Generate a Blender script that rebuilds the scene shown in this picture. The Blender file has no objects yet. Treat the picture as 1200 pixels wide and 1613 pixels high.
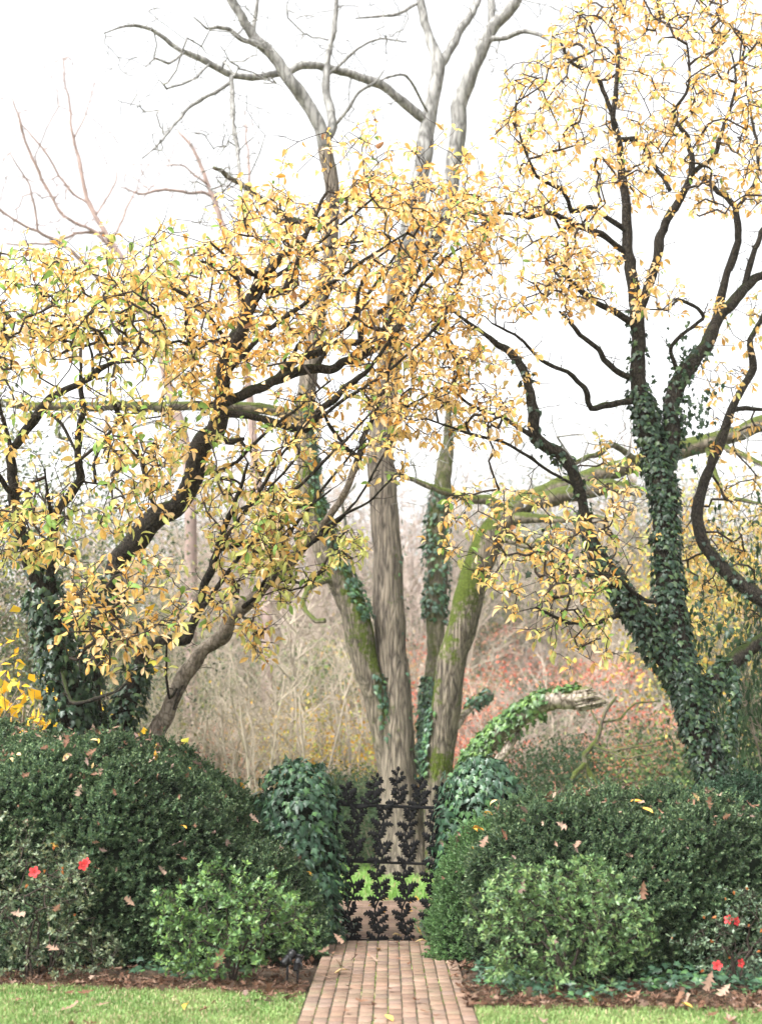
import bpy, math, random
import numpy as np
from mathutils import Matrix, Vector

R = np.random.default_rng(7)
random.seed(7)
sc = bpy.context.scene
COL = sc.collection

# ------------------------------------------------------------------ camera, world, sun, exposure
FPX = 2300.0                      # focal length in photo pixels (1200 x 1613)
CAMZ = 1.6
HAZE = 0.00042
PITCH = math.atan(404.0 / FPX)
cam_d = bpy.data.cameras.new('camera')
cam = bpy.data.objects.new('camera', cam_d); COL.objects.link(cam)
cam.location = (0, 0, CAMZ); cam.rotation_euler = (math.pi / 2 + PITCH, 0, 0)
cam_d.sensor_fit = 'VERTICAL'; cam_d.sensor_height = 56.0; cam_d.lens = 56.0 * FPX / 1613.0
cam_d.clip_start = 0.1; cam_d.clip_end = 600
cam_d.dof.use_dof = True; cam_d.dof.focus_distance = 13.6; cam_d.dof.aperture_fstop = 2.2
sc.camera = cam

SUN_EL, SUN_AZ = math.radians(52), math.radians(-130)    # soft overcast sun, behind the camera on the left
w = bpy.data.worlds.new('World'); sc.world = w; w.use_nodes = True
nt = w.node_tree; nt.nodes.clear()
out = nt.nodes.new('ShaderNodeOutputWorld'); bg = nt.nodes.new('ShaderNodeBackground')
sky = nt.nodes.new('ShaderNodeTexSky'); sky.sky_type = 'NISHITA'; sky.sun_disc = False
sky.sun_elevation = SUN_EL; sky.sun_rotation = SUN_AZ; sky.dust_density = 6; sky.air_density = 1.0; sky.ozone_density = 1.0
hsv = nt.nodes.new('ShaderNodeHueSaturation'); hsv.inputs['Saturation'].default_value = 0.07
nt.links.new(sky.outputs[0], hsv.inputs['Color']); nt.links.new(hsv.outputs[0], bg.inputs[0]); nt.links.new(bg.outputs[0], out.inputs[0])
bg.inputs[1].default_value = 0.15
sun_d = bpy.data.lights.new('sun', 'SUN'); sun_d.energy = 1.2; sun_d.angle = math.radians(28); sun_d.color = (1, .97, .92)
sun = bpy.data.objects.new('sun', sun_d); COL.objects.link(sun)
sdir = Vector((math.sin(SUN_AZ) * math.cos(SUN_EL), math.cos(SUN_AZ) * math.cos(SUN_EL), math.sin(SUN_EL)))
sun.rotation_euler = (-sdir).to_track_quat('-Z', 'Y').to_euler()
sc.view_settings.view_transform = 'Standard'; sc.view_settings.look = 'None'; sc.view_settings.gamma = 1.0
sc.view_settings.use_curve_mapping = False
sc.view_settings.exposure = 1.84
try:
    sc.cycles.max_bounces = 6; sc.cycles.diffuse_bounces = 3; sc.cycles.glossy_bounces = 2
    sc.cycles.transmission_bounces = 3; sc.cycles.volume_bounces = 1; sc.cycles.transparent_max_bounces = 4
    sc.cycles.use_denoising = True
except Exception:
    pass

# ------------------------------------------------------------------ helpers: projection, noise, meshes
CT, ST = math.cos(PITCH), math.sin(PITCH)
def P(u, v, Y):
    """a point of the place at distance Y that the photo shows at pixel (u, v)"""
    a = (u - 600.0) / FPX; b = (806.5 - v) / FPX
    s = Y / (CT - b * ST)
    return np.array([a * s, Y, CAMZ + s * (ST + b * CT)])
def PX(v, Y):
    b = (806.5 - v) / FPX
    return Y / (CT - b * ST) / FPX            # metres per photo pixel
def project(p):
    p = np.asarray(p, float); x, y, z = p[..., 0], p[..., 1], p[..., 2] - CAMZ
    d = y * CT + z * ST; h = z * CT - y * ST
    return 600 + FPX * x / d, 806.5 - FPX * h / d, d
def ground(u, v):
    a = (u - 600.0) / FPX; b = (806.5 - v) / FPX
    s = -CAMZ / (ST + b * CT)
    return np.array([a * s, s * (CT - b * ST), 0.0])

_perm = np.random.default_rng(3).random((64, 64, 64))
def vnoise(p, scale=1.0):
    q = np.asarray(p, float) * scale
    i = np.floor(q).astype(int); f = q - i; f = f * f * (3 - 2 * f)
    r = 0
    for dx in (0, 1):
        for dy in (0, 1):
            for dz in (0, 1):
                wgt = (f[..., 0] if dx else 1 - f[..., 0]) * (f[..., 1] if dy else 1 - f[..., 1]) * (f[..., 2] if dz else 1 - f[..., 2])
                r = r + wgt * _perm[(i[..., 0] + dx) % 64, (i[..., 1] + dy) % 64, (i[..., 2] + dz) % 64]
    return r * 2 - 1

def norm(a):
    a = np.asarray(a, float)
    return a / np.maximum(np.linalg.norm(a, axis=-1, keepdims=True), 1e-9)

def make_mesh(name, V, faces, mat, C=None, smooth=True):
    """V (n,3); faces: list of int arrays (m,k); C (n,3) colours"""
    V = np.asarray(V, np.float32)
    me = bpy.data.meshes.new(name)
    faces = [np.asarray(f, np.int32) for f in faces if len(f)]
    me.vertices.add(len(V)); me.vertices.foreach_set('co', V.ravel())
    li = np.concatenate([f.ravel() for f in faces]); tot = np.concatenate([np.full(len(f), f.shape[1], np.int32) for f in faces])
    st = np.concatenate([[0], np.cumsum(tot)[:-1]]).astype(np.int32)
    me.loops.add(len(li)); me.loops.foreach_set('vertex_index', li)
    me.polygons.add(len(tot)); me.polygons.foreach_set('loop_start', st); me.polygons.foreach_set('loop_total', tot)
    if smooth:
        me.polygons.foreach_set('use_smooth', np.ones(len(tot), bool))
    me.update(calc_edges=True)
    if C is not None:
        at = me.color_attributes.new('Col', 'FLOAT_COLOR', 'POINT')
        c4 = np.ones((len(V), 4), np.float32); c4[:, :3] = C
        at.data.foreach_set('color', c4.ravel())
    if mat is not None:
        me.materials.append(mat)
    return me

class MB:
    """collects pieces for ONE mesh"""
    def __init__(s): s.V, s.F, s.C, s.n = [], {}, [], 0
    def add(s, V, faces, C=None):
        V = np.asarray(V, float)
        for f in faces:
            f = np.asarray(f, int)
            if len(f): s.F.setdefault(f.shape[1], []).append(f + s.n)
        s.V.append(V); s.C.append(np.zeros((len(V), 3)) if C is None else np.broadcast_to(C, (len(V), 3)))
        s.n += len(V)
    def mesh(s, name, mat, smooth=True, origin=(0, 0, 0)):
        return make_mesh(name, np.concatenate(s.V) - np.asarray(origin), [np.concatenate(f) for f in s.F.values()], mat, np.concatenate(s.C), smooth)

def tagp(o, label=None, cat=None, group=None, kind=None):
    if label: o['label'] = label
    if cat: o['category'] = cat
    if group: o['group'] = group
    if kind: o['kind'] = kind
    return o
def empty(name, loc, label, cat, group=None):
    o = bpy.data.objects.new(name, None); o.location = tuple(loc); o.empty_display_size = 0.2; COL.objects.link(o)
    return tagp(o, label, cat, group)
def link(name, me, parent=None, kind=None):
    o = bpy.data.objects.new(name, me); COL.objects.link(o)
    if parent is not None: o.parent = parent
    if kind: o['kind'] = kind
    return o
def org(root): return np.array(root.location)

def tube(pts, rad, n=8, cap=True, lump=0.0):
    pts = np.asarray(pts, float); rad = np.broadcast_to(np.asarray(rad, float), (len(pts),))
    t = np.gradient(pts, axis=0); t = norm(t)
    ref = np.array([0, 1.0, 0]) if abs(t[0][1]) < .9 else np.array([1.0, 0, 0])
    N = np.zeros_like(pts); a = norm(np.cross(t[0], ref)); N[0] = a
    for i in range(1, len(pts)):
        a = a - t[i] * a.dot(t[i]); a = a / max(np.linalg.norm(a), 1e-9); N[i] = a
    B = np.cross(t, N)
    ang = np.linspace(0, 2 * math.pi, n, endpoint=False)
    dirs = N[:, None] * np.cos(ang)[None, :, None] + B[:, None] * np.sin(ang)[None, :, None]
    V = pts[:, None] + dirs * rad[:, None, None]
    if lump:
        V = pts[:, None] + dirs * (rad[:, None] * (1 + lump * vnoise(V, 1.7 / max(rad.max(), .05) * .35) + .5 * lump * vnoise(V, 1.6 / max(rad.max(), .05))))[..., None]
    V = V.reshape(-1, 3)
    i = np.arange(len(pts) - 1)[:, None] * n; j = np.arange(n)[None]; j2 = (j + 1) % n
    Fq = np.stack([i + j, i + j2, i + n + j2, i + n + j], -1).reshape(-1, 4)
    faces = [Fq]
    if cap:
        V = np.vstack([V, pts[-1] + t[-1] * rad[-1] * .5, pts[0]])
        e = (len(pts) - 1) * n; k = np.arange(n); k2 = (k + 1) % n
        faces.append(np.stack([e + k, e + k2, np.full(n, len(V) - 2)], -1))
        faces.append(np.stack([k2, k, np.full(n, len(V) - 1)], -1))
    return V, faces

def spline(cp, per=6):
    cp = np.asarray(cp, float)
    if len(cp) < 3:
        t = np.linspace(0, 1, per + 1)[:, None]; return cp[0] * (1 - t) + cp[-1] * t
    q = np.vstack([2 * cp[0] - cp[1], cp, 2 * cp[-1] - cp[-2]])
    out_ = []
    for i in range(1, len(q) - 2):
        t = np.linspace(0, 1, per, endpoint=False)[:, None]
        p0, p1, p2, p3 = q[i - 1], q[i], q[i + 1], q[i + 2]
        out_.append(.5 * (2 * p1 + (p2 - p0) * t + (2 * p0 - 5 * p1 + 4 * p2 - p3) * t ** 2 + (3 * p1 - p0 - 3 * p2 + p3) * t ** 3))
    out_.append(cp[-1][None]); return np.concatenate(out_)

# ------------------------------------------------------------------ materials
def new_mat(name):
    m = bpy.data.materials.new(name); m.use_nodes = True
    n = m.node_tree; n.nodes.clear(); return m, n
def nd(n, t, **kw):
    x = n.nodes.new(t)
    for k, v in kw.items(): setattr(x, k, v)
    return x
def ramp(n, fac, stops):
    r = nd(n, 'ShaderNodeValToRGB'); cr = r.color_ramp
    while len(cr.elements) < len(stops): cr.elements.new(.5)
    for e, (p, c) in zip(cr.elements, stops): e.position = p; e.color = (*c, 1)
    n.links.new(fac, r.inputs[0]); return r.outputs[0]
def noise(n, vec, scale, detail=4, rough=.55):
    x = nd(n, 'ShaderNodeTexNoise'); x.inputs['Scale'].default_value = scale; x.inputs['Detail'].default_value = detail; x.inputs['Roughness'].default_value = rough
    if vec is not None: n.links.new(vec, x.inputs['Vector'])
    return x.outputs['Fac']
def mathn(n, op, a, b=None, c=None, clamp=False):
    x = nd(n, 'ShaderNodeMath', operation=op, use_clamp=clamp)
    for i, v in enumerate((a, b, c)):
        if v is None: continue
        if isinstance(v, (int, float)): x.inputs[i].default_value = v
        else: n.links.new(v, x.inputs[i])
    return x.outputs[0]
def mix(n, fac, a, b, mode='MIX'):
    x = nd(n, 'ShaderNodeMix', data_type='RGBA', blend_type=mode)
    for key, v in (('Factor', fac), ('A', a), ('B', b)):
        s = [i for i in x.inputs if i.name == key and (i.type == ('VALUE' if key == 'Factor' else 'RGBA'))][0]
        if isinstance(v, (int, float)): s.default_value = v
        elif isinstance(v, tuple): s.default_value = (*v, 1)
        else: n.links.new(v, s)
    return [o for o in x.outputs if o.type == 'RGBA'][0]
def finish(n, color, rough=.6, spec=.3, bump=None, bs=.3, bd=.02, trans=0.0, tcol=None):
    o = nd(n, 'ShaderNodeOutputMaterial'); b = nd(n, 'ShaderNodeBsdfPrincipled')
    if isinstance(color, tuple): b.inputs['Base Color'].default_value = (*color, 1)
    else: n.links.new(color, b.inputs['Base Color'])
    b.inputs['Roughness'].default_value = rough; b.inputs['Specular IOR Level'].default_value = spec
    if bump is not None:
        bp = nd(n, 'ShaderNodeBump'); bp.inputs['Strength'].default_value = bs; bp.inputs['Distance'].default_value = bd
        n.links.new(bump, bp.inputs['Height']); n.links.new(bp.outputs[0], b.inputs['Normal'])
    if trans > 0:
        t = nd(n, 'ShaderNodeBsdfTranslucent'); ms = nd(n, 'ShaderNodeMixShader'); ms.inputs[0].default_value = trans
        c = tcol if tcol is not None else color
        if isinstance(c, tuple): t.inputs[0].default_value = (*c, 1)
        else: n.links.new(c, t.inputs[0])
        n.links.new(b.outputs[0], ms.inputs[1]); n.links.new(t.outputs[0], ms.inputs[2]); n.links.new(ms.outputs[0], o.inputs[0])
    else:
        n.links.new(b.outputs[0], o.inputs[0])

def m_leaf(name, trans=.35, rough=.45, spec=.35, nscale=30):
    m, n = new_mat(name)
    a = nd(n, 'ShaderNodeAttribute', attribute_name='Col')
    g = nd(n, 'ShaderNodeNewGeometry')
    f = noise(n, g.outputs['Position'], nscale, 3)
    c = mix(n, 1.0, a.outputs['Color'], ramp(n, f, [(.3, (.8, .78, .74)), (.7, (1.12, 1.12, 1.1))]), 'MULTIPLY')
    finish(n, c, rough, spec, trans=trans)
    return m

def m_bark(name, dark, light, moss=None, moss_lo=.15, moss_hi=.5, scale=9, zs=.18, bs=.8, bd=.03, lichen=None):
    m, n = new_mat(name)
    g = nd(n, 'ShaderNodeNewGeometry')
    mp = nd(n, 'ShaderNodeMapping'); mp.inputs['Scale'].default_value = (1, 1, zs); n.links.new(g.outputs['Position'], mp.inputs[0])
    f1 = noise(n, mp.outputs[0], scale, 6, .65)
    f2 = noise(n, mp.outputs[0], scale * 4, 4, .6)
    vo = nd(n, 'ShaderNodeTexVoronoi', feature='DISTANCE_TO_EDGE'); vo.inputs['Scale'].default_value = scale * 1.1
    wp = nd(n, 'ShaderNodeVectorMath', operation='ADD'); nx = nd(n, 'ShaderNodeTexNoise'); nx.inputs['Scale'].default_value = 5; n.links.new(mp.outputs[0], nx.inputs['Vector'])
    sc2 = nd(n, 'ShaderNodeVectorMath', operation='SCALE'); sc2.inputs['Scale'].default_value = .25; n.links.new(nx.outputs['Color'], sc2.inputs[0]); n.links.new(mp.outputs[0], wp.inputs[0]); n.links.new(sc2.outputs[0], wp.inputs[1]); n.links.new(wp.outputs[0], vo.inputs['Vector'])
    crack = mathn(n, 'MULTIPLY', vo.outputs['Distance'], 3.2, clamp=True)
    ff = mathn(n, 'ADD', mathn(n, 'MULTIPLY', f1, .55), mathn(n, 'MULTIPLY', f2, .27))
    ff = mathn(n, 'ADD', ff, mathn(n, 'MULTIPLY', crack, .24))
    c = ramp(n, ff, [(.36, dark), (.5, tuple((x + y) / 2 for x, y in zip(dark, light))), (.64, light)])
    big = noise(n, g.outputs['Position'], 1.8, 4)
    if lichen is not None:
        lf = mathn(n, 'MULTIPLY', mathn(n, 'SUBTRACT', noise(n, g.outputs['Position'], 7, 4), .54), 8, clamp=True)
        c = mix(n, mathn(n, 'MULTIPLY', lf, .75), c, lichen)
    if moss is not None:
        sx = nd(n, 'ShaderNodeSeparateXYZ'); n.links.new(g.outputs['Normal'], sx.inputs[0])
        k = mathn(n, 'ADD', sx.outputs[2], mathn(n, 'MULTIPLY', mathn(n, 'SUBTRACT', big, .5), 1.3))
        k = mathn(n, 'ADD', k, mathn(n, 'MULTIPLY', mathn(n, 'SUBTRACT', noise(n, g.outputs['Position'], 14, 3), .5), .9))
        mr = nd(n, 'ShaderNodeMapRange', interpolation_type='SMOOTHSTEP'); mr.inputs[1].default_value = moss_lo; mr.inputs[2].default_value = moss_hi
        n.links.new(k, mr.inputs[0])
        mc = ramp(n, noise(n, g.outputs['Position'], 30, 3), [(.3, tuple(x * .5 for x in moss)), (.7, moss)])
        c = mix(n, mr.outputs[0], c, mc)
    finish(n, c, .85, .2, bump=ff, bs=bs, bd=bd)
    return m

def m_plain(name, c, rough=.6, spec=.3, nz=0, amt=.25, bs=.3, bd=.01):
    m, n = new_mat(name)
    if nz:
        g = nd(n, 'ShaderNodeNewGeometry'); f = noise(n, g.outputs['Position'], nz, 5)
        cc = ramp(n, f, [(.3, tuple(x * (1 - amt) for x in c)), (.7, tuple(x * (1 + amt) for x in c))])
        finish(n, cc, rough, spec, bump=f, bs=bs, bd=bd)
    else: finish(n, c, rough, spec)
    return m

MAT = dict(
    magleaf=m_leaf('magnolia_leaf', .52, .55, .25),
    ivy=m_leaf('ivy_leaf', .15, .38, .45),
    hedge=m_leaf('clipped_hedge_leaf', .25, .5, .3),
    shrub=m_leaf('shrub_leaf', .25, .4, .4),
    dead=m_leaf('dead_leaf', .2, .7, .2),
    petal=m_leaf('azalea_petal', .35, .5, .2),
    grass=m_leaf('grass_blade', .35, .5, .25, 4),
    bg_leaf=m_leaf('woodland_leaf', .35, .6, .2, 3),
    needle=m_leaf('pine_straw', .1, .7, .2),
    magbark=m_bark('magnolia_bark', (.009, .0075, .006), (.046, .038, .029), moss=(.035, .052, .010), moss_lo=.35, moss_hi=.85, scale=26, zs=.5, bs=1.0, bd=.03),
    magpale=m_bark('pale_magnolia_bark', (.10, .08, .06), (.26, .22, .18), moss=(.09, .11, .03), moss_lo=.7, moss_hi=1.2, scale=16, zs=.6, bs=.4, bd=.01, lichen=(.04, .035, .025)),
    twig=m_plain('twig_bark', (.038, .028, .022), .8, .2),
    bigbark=m_bark('big_tree_bark', (.045, .037, .03), (.24, .20, .155), moss=(.075, .105, .015), moss_lo=.24, moss_hi=.52, scale=15, zs=.10, bs=1.0, bd=.06),
    mossybig=m_bark('mossy_big_tree_bark', (.045, .037, .03), (.24, .20, .155), moss=(.085, .115, .014), moss_lo=-.12, moss_hi=.14, scale=15, zs=.10, bs=1.0, bd=.06),
    topbark=m_bark('sky_faded_bark', (.10, .097, .09), (.29, .285, .27), moss=(.08, .10, .03), moss_lo=1.0, moss_hi=1.5, scale=7, zs=.3, bs=.5, bd=.03),  # grey bark colour paled to paint in the fade into bright sky
    mossbark=m_bark('mossy_limb_bark', (.06, .05, .04), (.20, .17, .13), moss=(.075, .095, .018), moss_lo=-.15, moss_hi=.35, scale=8, zs=.3, bs=.8, bd=.04),
    deadwood=m_bark('dead_wood', (.09, .07, .05), (.42, .36, .30), moss=(.14, .15, .04), moss_lo=.55, moss_hi=.9, scale=9, zs=.6, bs=.8, bd=.03),
    bgtwig=m_plain('pale_woodland_twig', (.36, .305, .24), .85, .15, 1.2, .45),
    bgpink=m_plain('pinkish_woodland_twig', (.36, .29, .25), .85, .15, 3, .3),
    skytwig=m_plain('reddish_high_twig', (.27, .20, .175), .85, .15, 3, .3),
    bgtrunk=m_plain('woodland_trunk', (.22, .18, .14), .85, .15, 5, .4),
    iron=m_plain('black_cast_iron', (.004, .004, .0045), .7, .12, 60, .3, .2, .002),
    plastic=m_plain('black_lamp_plastic', (.015, .015, .017), .35, .5),
    lens=m_plain('lamp_lens', (.03, .03, .033), .35, .4),
    core=m_plain('painted_inner_shade', (.010, .016, .009), .9, .1, 30, .5),  # near-black, the shade among the leaves is put into this colour
    stone=m_plain('pier_masonry', (.16, .12, .10), .9, .2, 14, .3),
)

# brick: colour from Col with its own grain
def _brick_mat():
    m, n = new_mat('brick'); a = nd(n, 'ShaderNodeAttribute', attribute_name='Col'); g = nd(n, 'ShaderNodeNewGeometry')
    f = noise(n, g.outputs['Position'], 55, 5, .7); f2 = noise(n, g.outputs['Position'], 2.2, 4)
    oi = nd(n, 'ShaderNodeObjectInfo')
    c = mix(n, 1.0, a.outputs['Color'], ramp(n, f, [(.3, (.74, .72, .72)), (.68, (1.15, 1.15, 1.15))]), 'MULTIPLY')
    c = mix(n, 1.0, c, ramp(n, f2, [(.35, (.80, .82, .80)), (.65, (1.1, 1.08, 1.08))]), 'MULTIPLY')
    c = mix(n, 1.0, c, ramp(n, oi.outputs['Random'], [(0, (.9, .89, .88)), (1, (1.08, 1.07, 1.06))]), 'MULTIPLY')
    # algae film in patches
    al = mathn(n, 'MULTIPLY', mathn(n, 'SUBTRACT', noise(n, g.outputs['Position'], 5, 5), .52), 5, clamp=True)
    c = mix(n, mathn(n, 'MULTIPLY', al, .45), c, (.15, .15, .09))
    finish(n, c, .85, .2, bump=f, bs=.35, bd=.003); return m
MAT['brick'] = _brick_mat()
def _ground_mat(name, stops, scale, scale2=None, bs=.5, bd=.03):
    m, n = new_mat(name); g = nd(n, 'ShaderNodeNewGeometry')
    f = noise(n, g.outputs['Position'], scale, 6, .65)
    if scale2:
        f = mathn(n, 'ADD', mathn(n, 'MULTIPLY', f, .5), mathn(n, 'MULTIPLY', noise(n, g.outputs['Position'], scale2, 5, .6), .5))
    finish(n, ramp(n, f, stops), .9, .15, bump=f, bs=bs, bd=bd); return m
MAT['lawn'] = _ground_mat('lawn_soil_and_turf', [(.35, (.09, .085, .045)), (.5, (.12, .16, .06)), (.65, (.15, .21, .075))], 40, 3)
MAT['far_lawn'] = _ground_mat('far_lawn_turf', [(.3, (.12, .20, .06)), (.6, (.17, .27, .08))], 25, 1.5)
MAT['mulch'] = _ground_mat('pine_straw_mulch', [(.3, (.018, .013, .009)), (.5, (.042, .030, .021)), (.68, (.09, .066, .046))], 70, 9, .8, .02)
MAT['litter'] = _ground_mat('woodland_leaf_litter', [(.3, (.07, .055, .035)), (.45, (.16, .125, .085)), (.55, (.21, .17, .115)), (.62, (.11, .13, .05)), (.75, (.15, .15, .07))], 6, .9)
MAT['joint'] = _ground_mat('mossy_joint', [(.35, (.05, .04, .035)), (.5, (.085, .075, .055)), (.6, (.10, .12, .03)), (.7, (.14, .19, .04))], 45, 5)

# ------------------------------------------------------------------ leaf templates (length 1 along +X, face up +Z)
def t_ovate(nst=5, wid=.36, peak=.58, fold=.18, droop=.25, twist=.0, rng=R):
    t = np.linspace(0, 1, nst + 1)
    wv = np.where(t < peak, np.sin(np.clip(t / peak, 0, 1) * math.pi / 2) ** 1.15, np.cos((t - peak) / (1 - peak) * math.pi / 2) ** .7) * wid / 2
    wv[0] = .012; wv[-1] = .004
    x = t - .10 * droop * t ** 2; z = -droop * t ** 2 + .03 * np.sin(t * 7 + rng.random() * 6)
    V = []
    for i in range(nst + 1):
        e = fold * wv[i] * 2
        tw = twist * t[i]
        V += [(x[i], wv[i], z[i] + e + tw * wv[i]), (x[i], 0, z[i]), (x[i], -wv[i], z[i] + e - tw * wv[i])]
    F = []
    for i in range(nst):
        a = i * 3; F += [(a, a + 1, a + 4, a + 3), (a + 1, a + 2, a + 5, a + 4)]
    return np.array(V), [np.array(F)[:, ::-1]], np.tile([1, 0, 1], nst + 1), np.repeat(t, 3)
def t_oak(rng=R, curl=.25):
    st = [(0, .012), (.12, .05), (.2, .17), (.3, .07), (.42, .27), (.5, .09), (.64, .29), (.72, .1), (.86, .19), (1, .01)]
    V = []; tt = []
    ph = rng.random() * 6
    for i, (t, w_) in enumerate(st):
        adv = .09 if w_ > .15 else 0
        k = 1 + .25 * math.sin(ph + i * 2.1)
        zc = curl * (.5 - t) ** 2 * 1.6
        V += [(t + adv, w_ * k, zc + curl * (w_ * 1.6) ** 2 * 3 * (.6 + .6 * math.sin(ph * 2 + i))), (t, 0, zc), (t + adv, -w_ * (2 - k), zc + curl * (w_ * 1.6) ** 2 * 3 * (.6 + .6 * math.cos(ph + i * 1.3)))]
        tt += [t] * 3
    V = np.array(V); V[:, 0] -= .5
    F = []
    for i in range(len(st) - 1):
        a = i * 3; F += [(a, a + 1, a + 4, a + 3), (a + 1, a + 2, a + 5, a + 4)]
    return V, [np.array(F)[:, ::-1]], np.tile([1, 0, 1], len(st)), np.array(tt)
def t_ivy(rng=R):
    o = np.array([(-.02, 0), (-.16, .24), (.04, .40), (.16, .27), (.34, .56), (.48, .24), (1, 0), (.48, -.24), (.34, -.56), (.16, -.27), (.04, -.40), (-.16, -.24)])
    o = o * (1 + .12 * rng.standard_normal(o.shape))
    z = -.22 * np.abs(o[:, 1]) - .12 * o[:, 0] ** 2 + .02 * rng.standard_normal(len(o))
    V = np.vstack([np.column_stack([o, z]), [.22, 0, .05]])
    k = np.arange(len(o)); c = len(o)
    return V, [np.stack([k, np.full(len(o), c), (k + 1) % len(o)], -1)], np.r_[np.ones(len(o)), 0], np.r_[o[:, 0], .2]
def t_small(wid=.45, fold=.3, droop=.12):
    V = np.array([(0, 0, 0), (.28, wid * .42, fold * wid * .4), (.65, wid * .46, fold * wid * .4 - droop * .4), (1, 0, -droop), (.65, -wid * .46, fold * wid * .4 - droop * .4), (.28, -wid * .42, fold * wid * .4), (.5, 0, 0.0)])
    F3 = np.array([(0, 6, 1), (1, 6, 2), (2, 6, 3), (3, 6, 4), (4, 6, 5), (5, 6, 0)])
    return V, [F3], np.array([0, 1, 1, 1, 1, 1, 0]), V[:, 0]
def t_flat(wid=.5):
    V = np.array([(0, 0, 0), (.5, wid / 2, .1), (1, 0, -.05), (.5, -wid / 2, .1)])
    return V, [np.array([(0, 2, 1), (0, 3, 2)])], np.ones(4), V[:, 0]

def colour(tpl, base, edge=None, rib=1.25, tip=None):
    V, F, e, t = tpl
    C = np.tile(np.asarray(base, float), (len(V), 1))
    C[e == 0] *= rib
    if edge is not None: C[e == 1] = C[e == 1] * .45 + .55 * np.asarray(edge)
    if tip is not None: C = C * (1 - .7 * t[:, None].clip(0, 1)) + np.asarray(tip) * .7 * t[:, None].clip(0, 1)
    return V, F, np.clip(C, 0, 1)

def frames(xdir, zdir):
    """rotation matrices whose columns are x (tip), y, z (face)"""
    x = norm(xdir); z = zdir - x * np.sum(zdir * x, -1, keepdims=True)
    bad = np.linalg.norm(z, axis=-1) < 1e-4
    z[bad] = np.array([.3, .9, .1]); z = norm(z); z = norm(z - x * np.sum(z * x, -1, keepdims=True))
    y = np.cross(z, x)
    return np.stack([x, y, z], -1)

class Scatter:
    """many alike pieces: the ones that show largest become parts, the rest one joined part"""
    def __init__(s): s.p, s.r, s.s, s.k = [], [], [], []
    def add(s, pos, rot, size, kind):
        s.p.append(np.atleast_2d(pos)); s.r.append(np.asarray(rot).reshape(-1, 3, 3)); n = len(s.p[-1])
        s.s.append(np.broadcast_to(size, (n,)).copy()); s.k.append(np.broadcast_to(kind, (n,)).copy())
    def emit(s, root, tpls, mat, part, stuff, nmax=300, score=None):
        p = np.concatenate(s.p); r = np.concatenate(s.r); sz = np.concatenate(s.s); k = np.concatenate(s.k).astype(int)
        o = org(root) if root is not None else np.zeros(3)
        u, v, d = project(p)
        sc_ = sz / d * (1 + .15 * R.random(len(p)))
        if score is not None: sc_ = sc_ * score(p)
        sc_[(u < 4) | (u > 1196) | (v < 4) | (v > 1609)] = -1
        order = np.argsort(-sc_); pick = order[:min(nmax, len(order))]; pick = pick[sc_[pick] > 0]
        rest = np.ones(len(p), bool); rest[pick] = False
        if len(pick):
            meshes = [make_mesh(part, V, F, mat, C) for V, F, C in tpls]
            for i in pick:
                ob = link(part, meshes[k[i]], root)
                M = np.eye(4); M[:3, :3] = r[i] * sz[i]; M[:3, 3] = p[i] - o
                ob.matrix_basis = Matrix(M.tolist())
        if rest.any():
            mb = MB()
            for t, (V, F, C) in enumerate(tpls):
                m = rest & (k == t)
                if not m.any(): continue
                W = np.einsum('nij,vj->nvi', r[m] * sz[m][:, None, None], V) + (p[m] - o)[:, None]
                n = len(W); off = (np.arange(n) * len(V))[:, None, None]
                mb.add(W.reshape(-1, 3), [(f[None] + off).reshape(-1, f.shape[1]) for f in F], np.tile(C, (n, 1)))
            return link(stuff, mb.mesh(stuff, mat), root, 'stuff')

def rnd_unit(n, rng=R):
    return norm(rng.standard_normal((n, 3)))
def in_poly(poly, n, rng=R):
    poly = np.asarray(poly, float); lo, hi = poly.min(0), poly.max(0); out_ = []
    while len(out_) < n:
        q = lo + rng.random((n * 2, 2)) * (hi - lo)
        x, y = q[:, 0], q[:, 1]; ins = np.zeros(len(q), bool); j = len(poly) - 1
        for i in range(len(poly)):
            xi, yi = poly[i]; xj, yj = poly[j]
            c = ((yi > y) != (yj > y)) & (x < (xj - xi) * (y - yi) / (yj - yi + 1e-9) + xi); ins ^= c; j = i
        out_ += list(q[ins])
    return np.array(out_[:n])

# ================================================================== THE GROUND
def hill(x, y):
    t = np.clip((np.asarray(y, float) - 26.5) / 48, 0, 1); t = t * t * (3 - 2 * t)
    return t * 6.0 * (1 + .18 * np.sin(np.asarray(x) * .09 + 1)) 
def grid(x0, x1, y0, y1, nx, ny, zf):
    X, Y = np.meshgrid(np.linspace(x0, x1, nx), np.linspace(y0, y1, ny))
    V = np.stack([X, Y, zf(X, Y)], -1).reshape(-1, 3)
    i = np.arange(ny - 1)[:, None] * nx; j = np.arange(nx - 1)[None]
    return V, [np.stack([i + j, i + j + 1, i + nx + j + 1, i + nx + j], -1).reshape(-1, 4)]
V, F = grid(-160, 160, -40, 260, 81, 121, lambda x, y: hill(x, y) - .06 + np.where(y > 26, .12 * vnoise(np.stack([x, y, x * 0], -1), .8), 0))
link('terrain', make_mesh('terrain', V, F, MAT['litter']), kind='structure')

def path_c(y): return .040 + .006 * (np.asarray(y) - 9.2)
PW = 1.145
def n2(x, y, s): return vnoise(np.stack([x, y, np.zeros_like(x) + .37], -1), s)
V, F = grid(-8, 8, 9.6, 17.2, 160, 76, lambda x, y: -.025 + .03 * n2(x, y, 3) + .02 * n2(x, y, 9) - .06 * (np.abs(x - path_c(y)) < .6))
link('mulch_bed', make_mesh('mulch_bed', V, F, MAT['mulch']), kind='structure')

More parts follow.
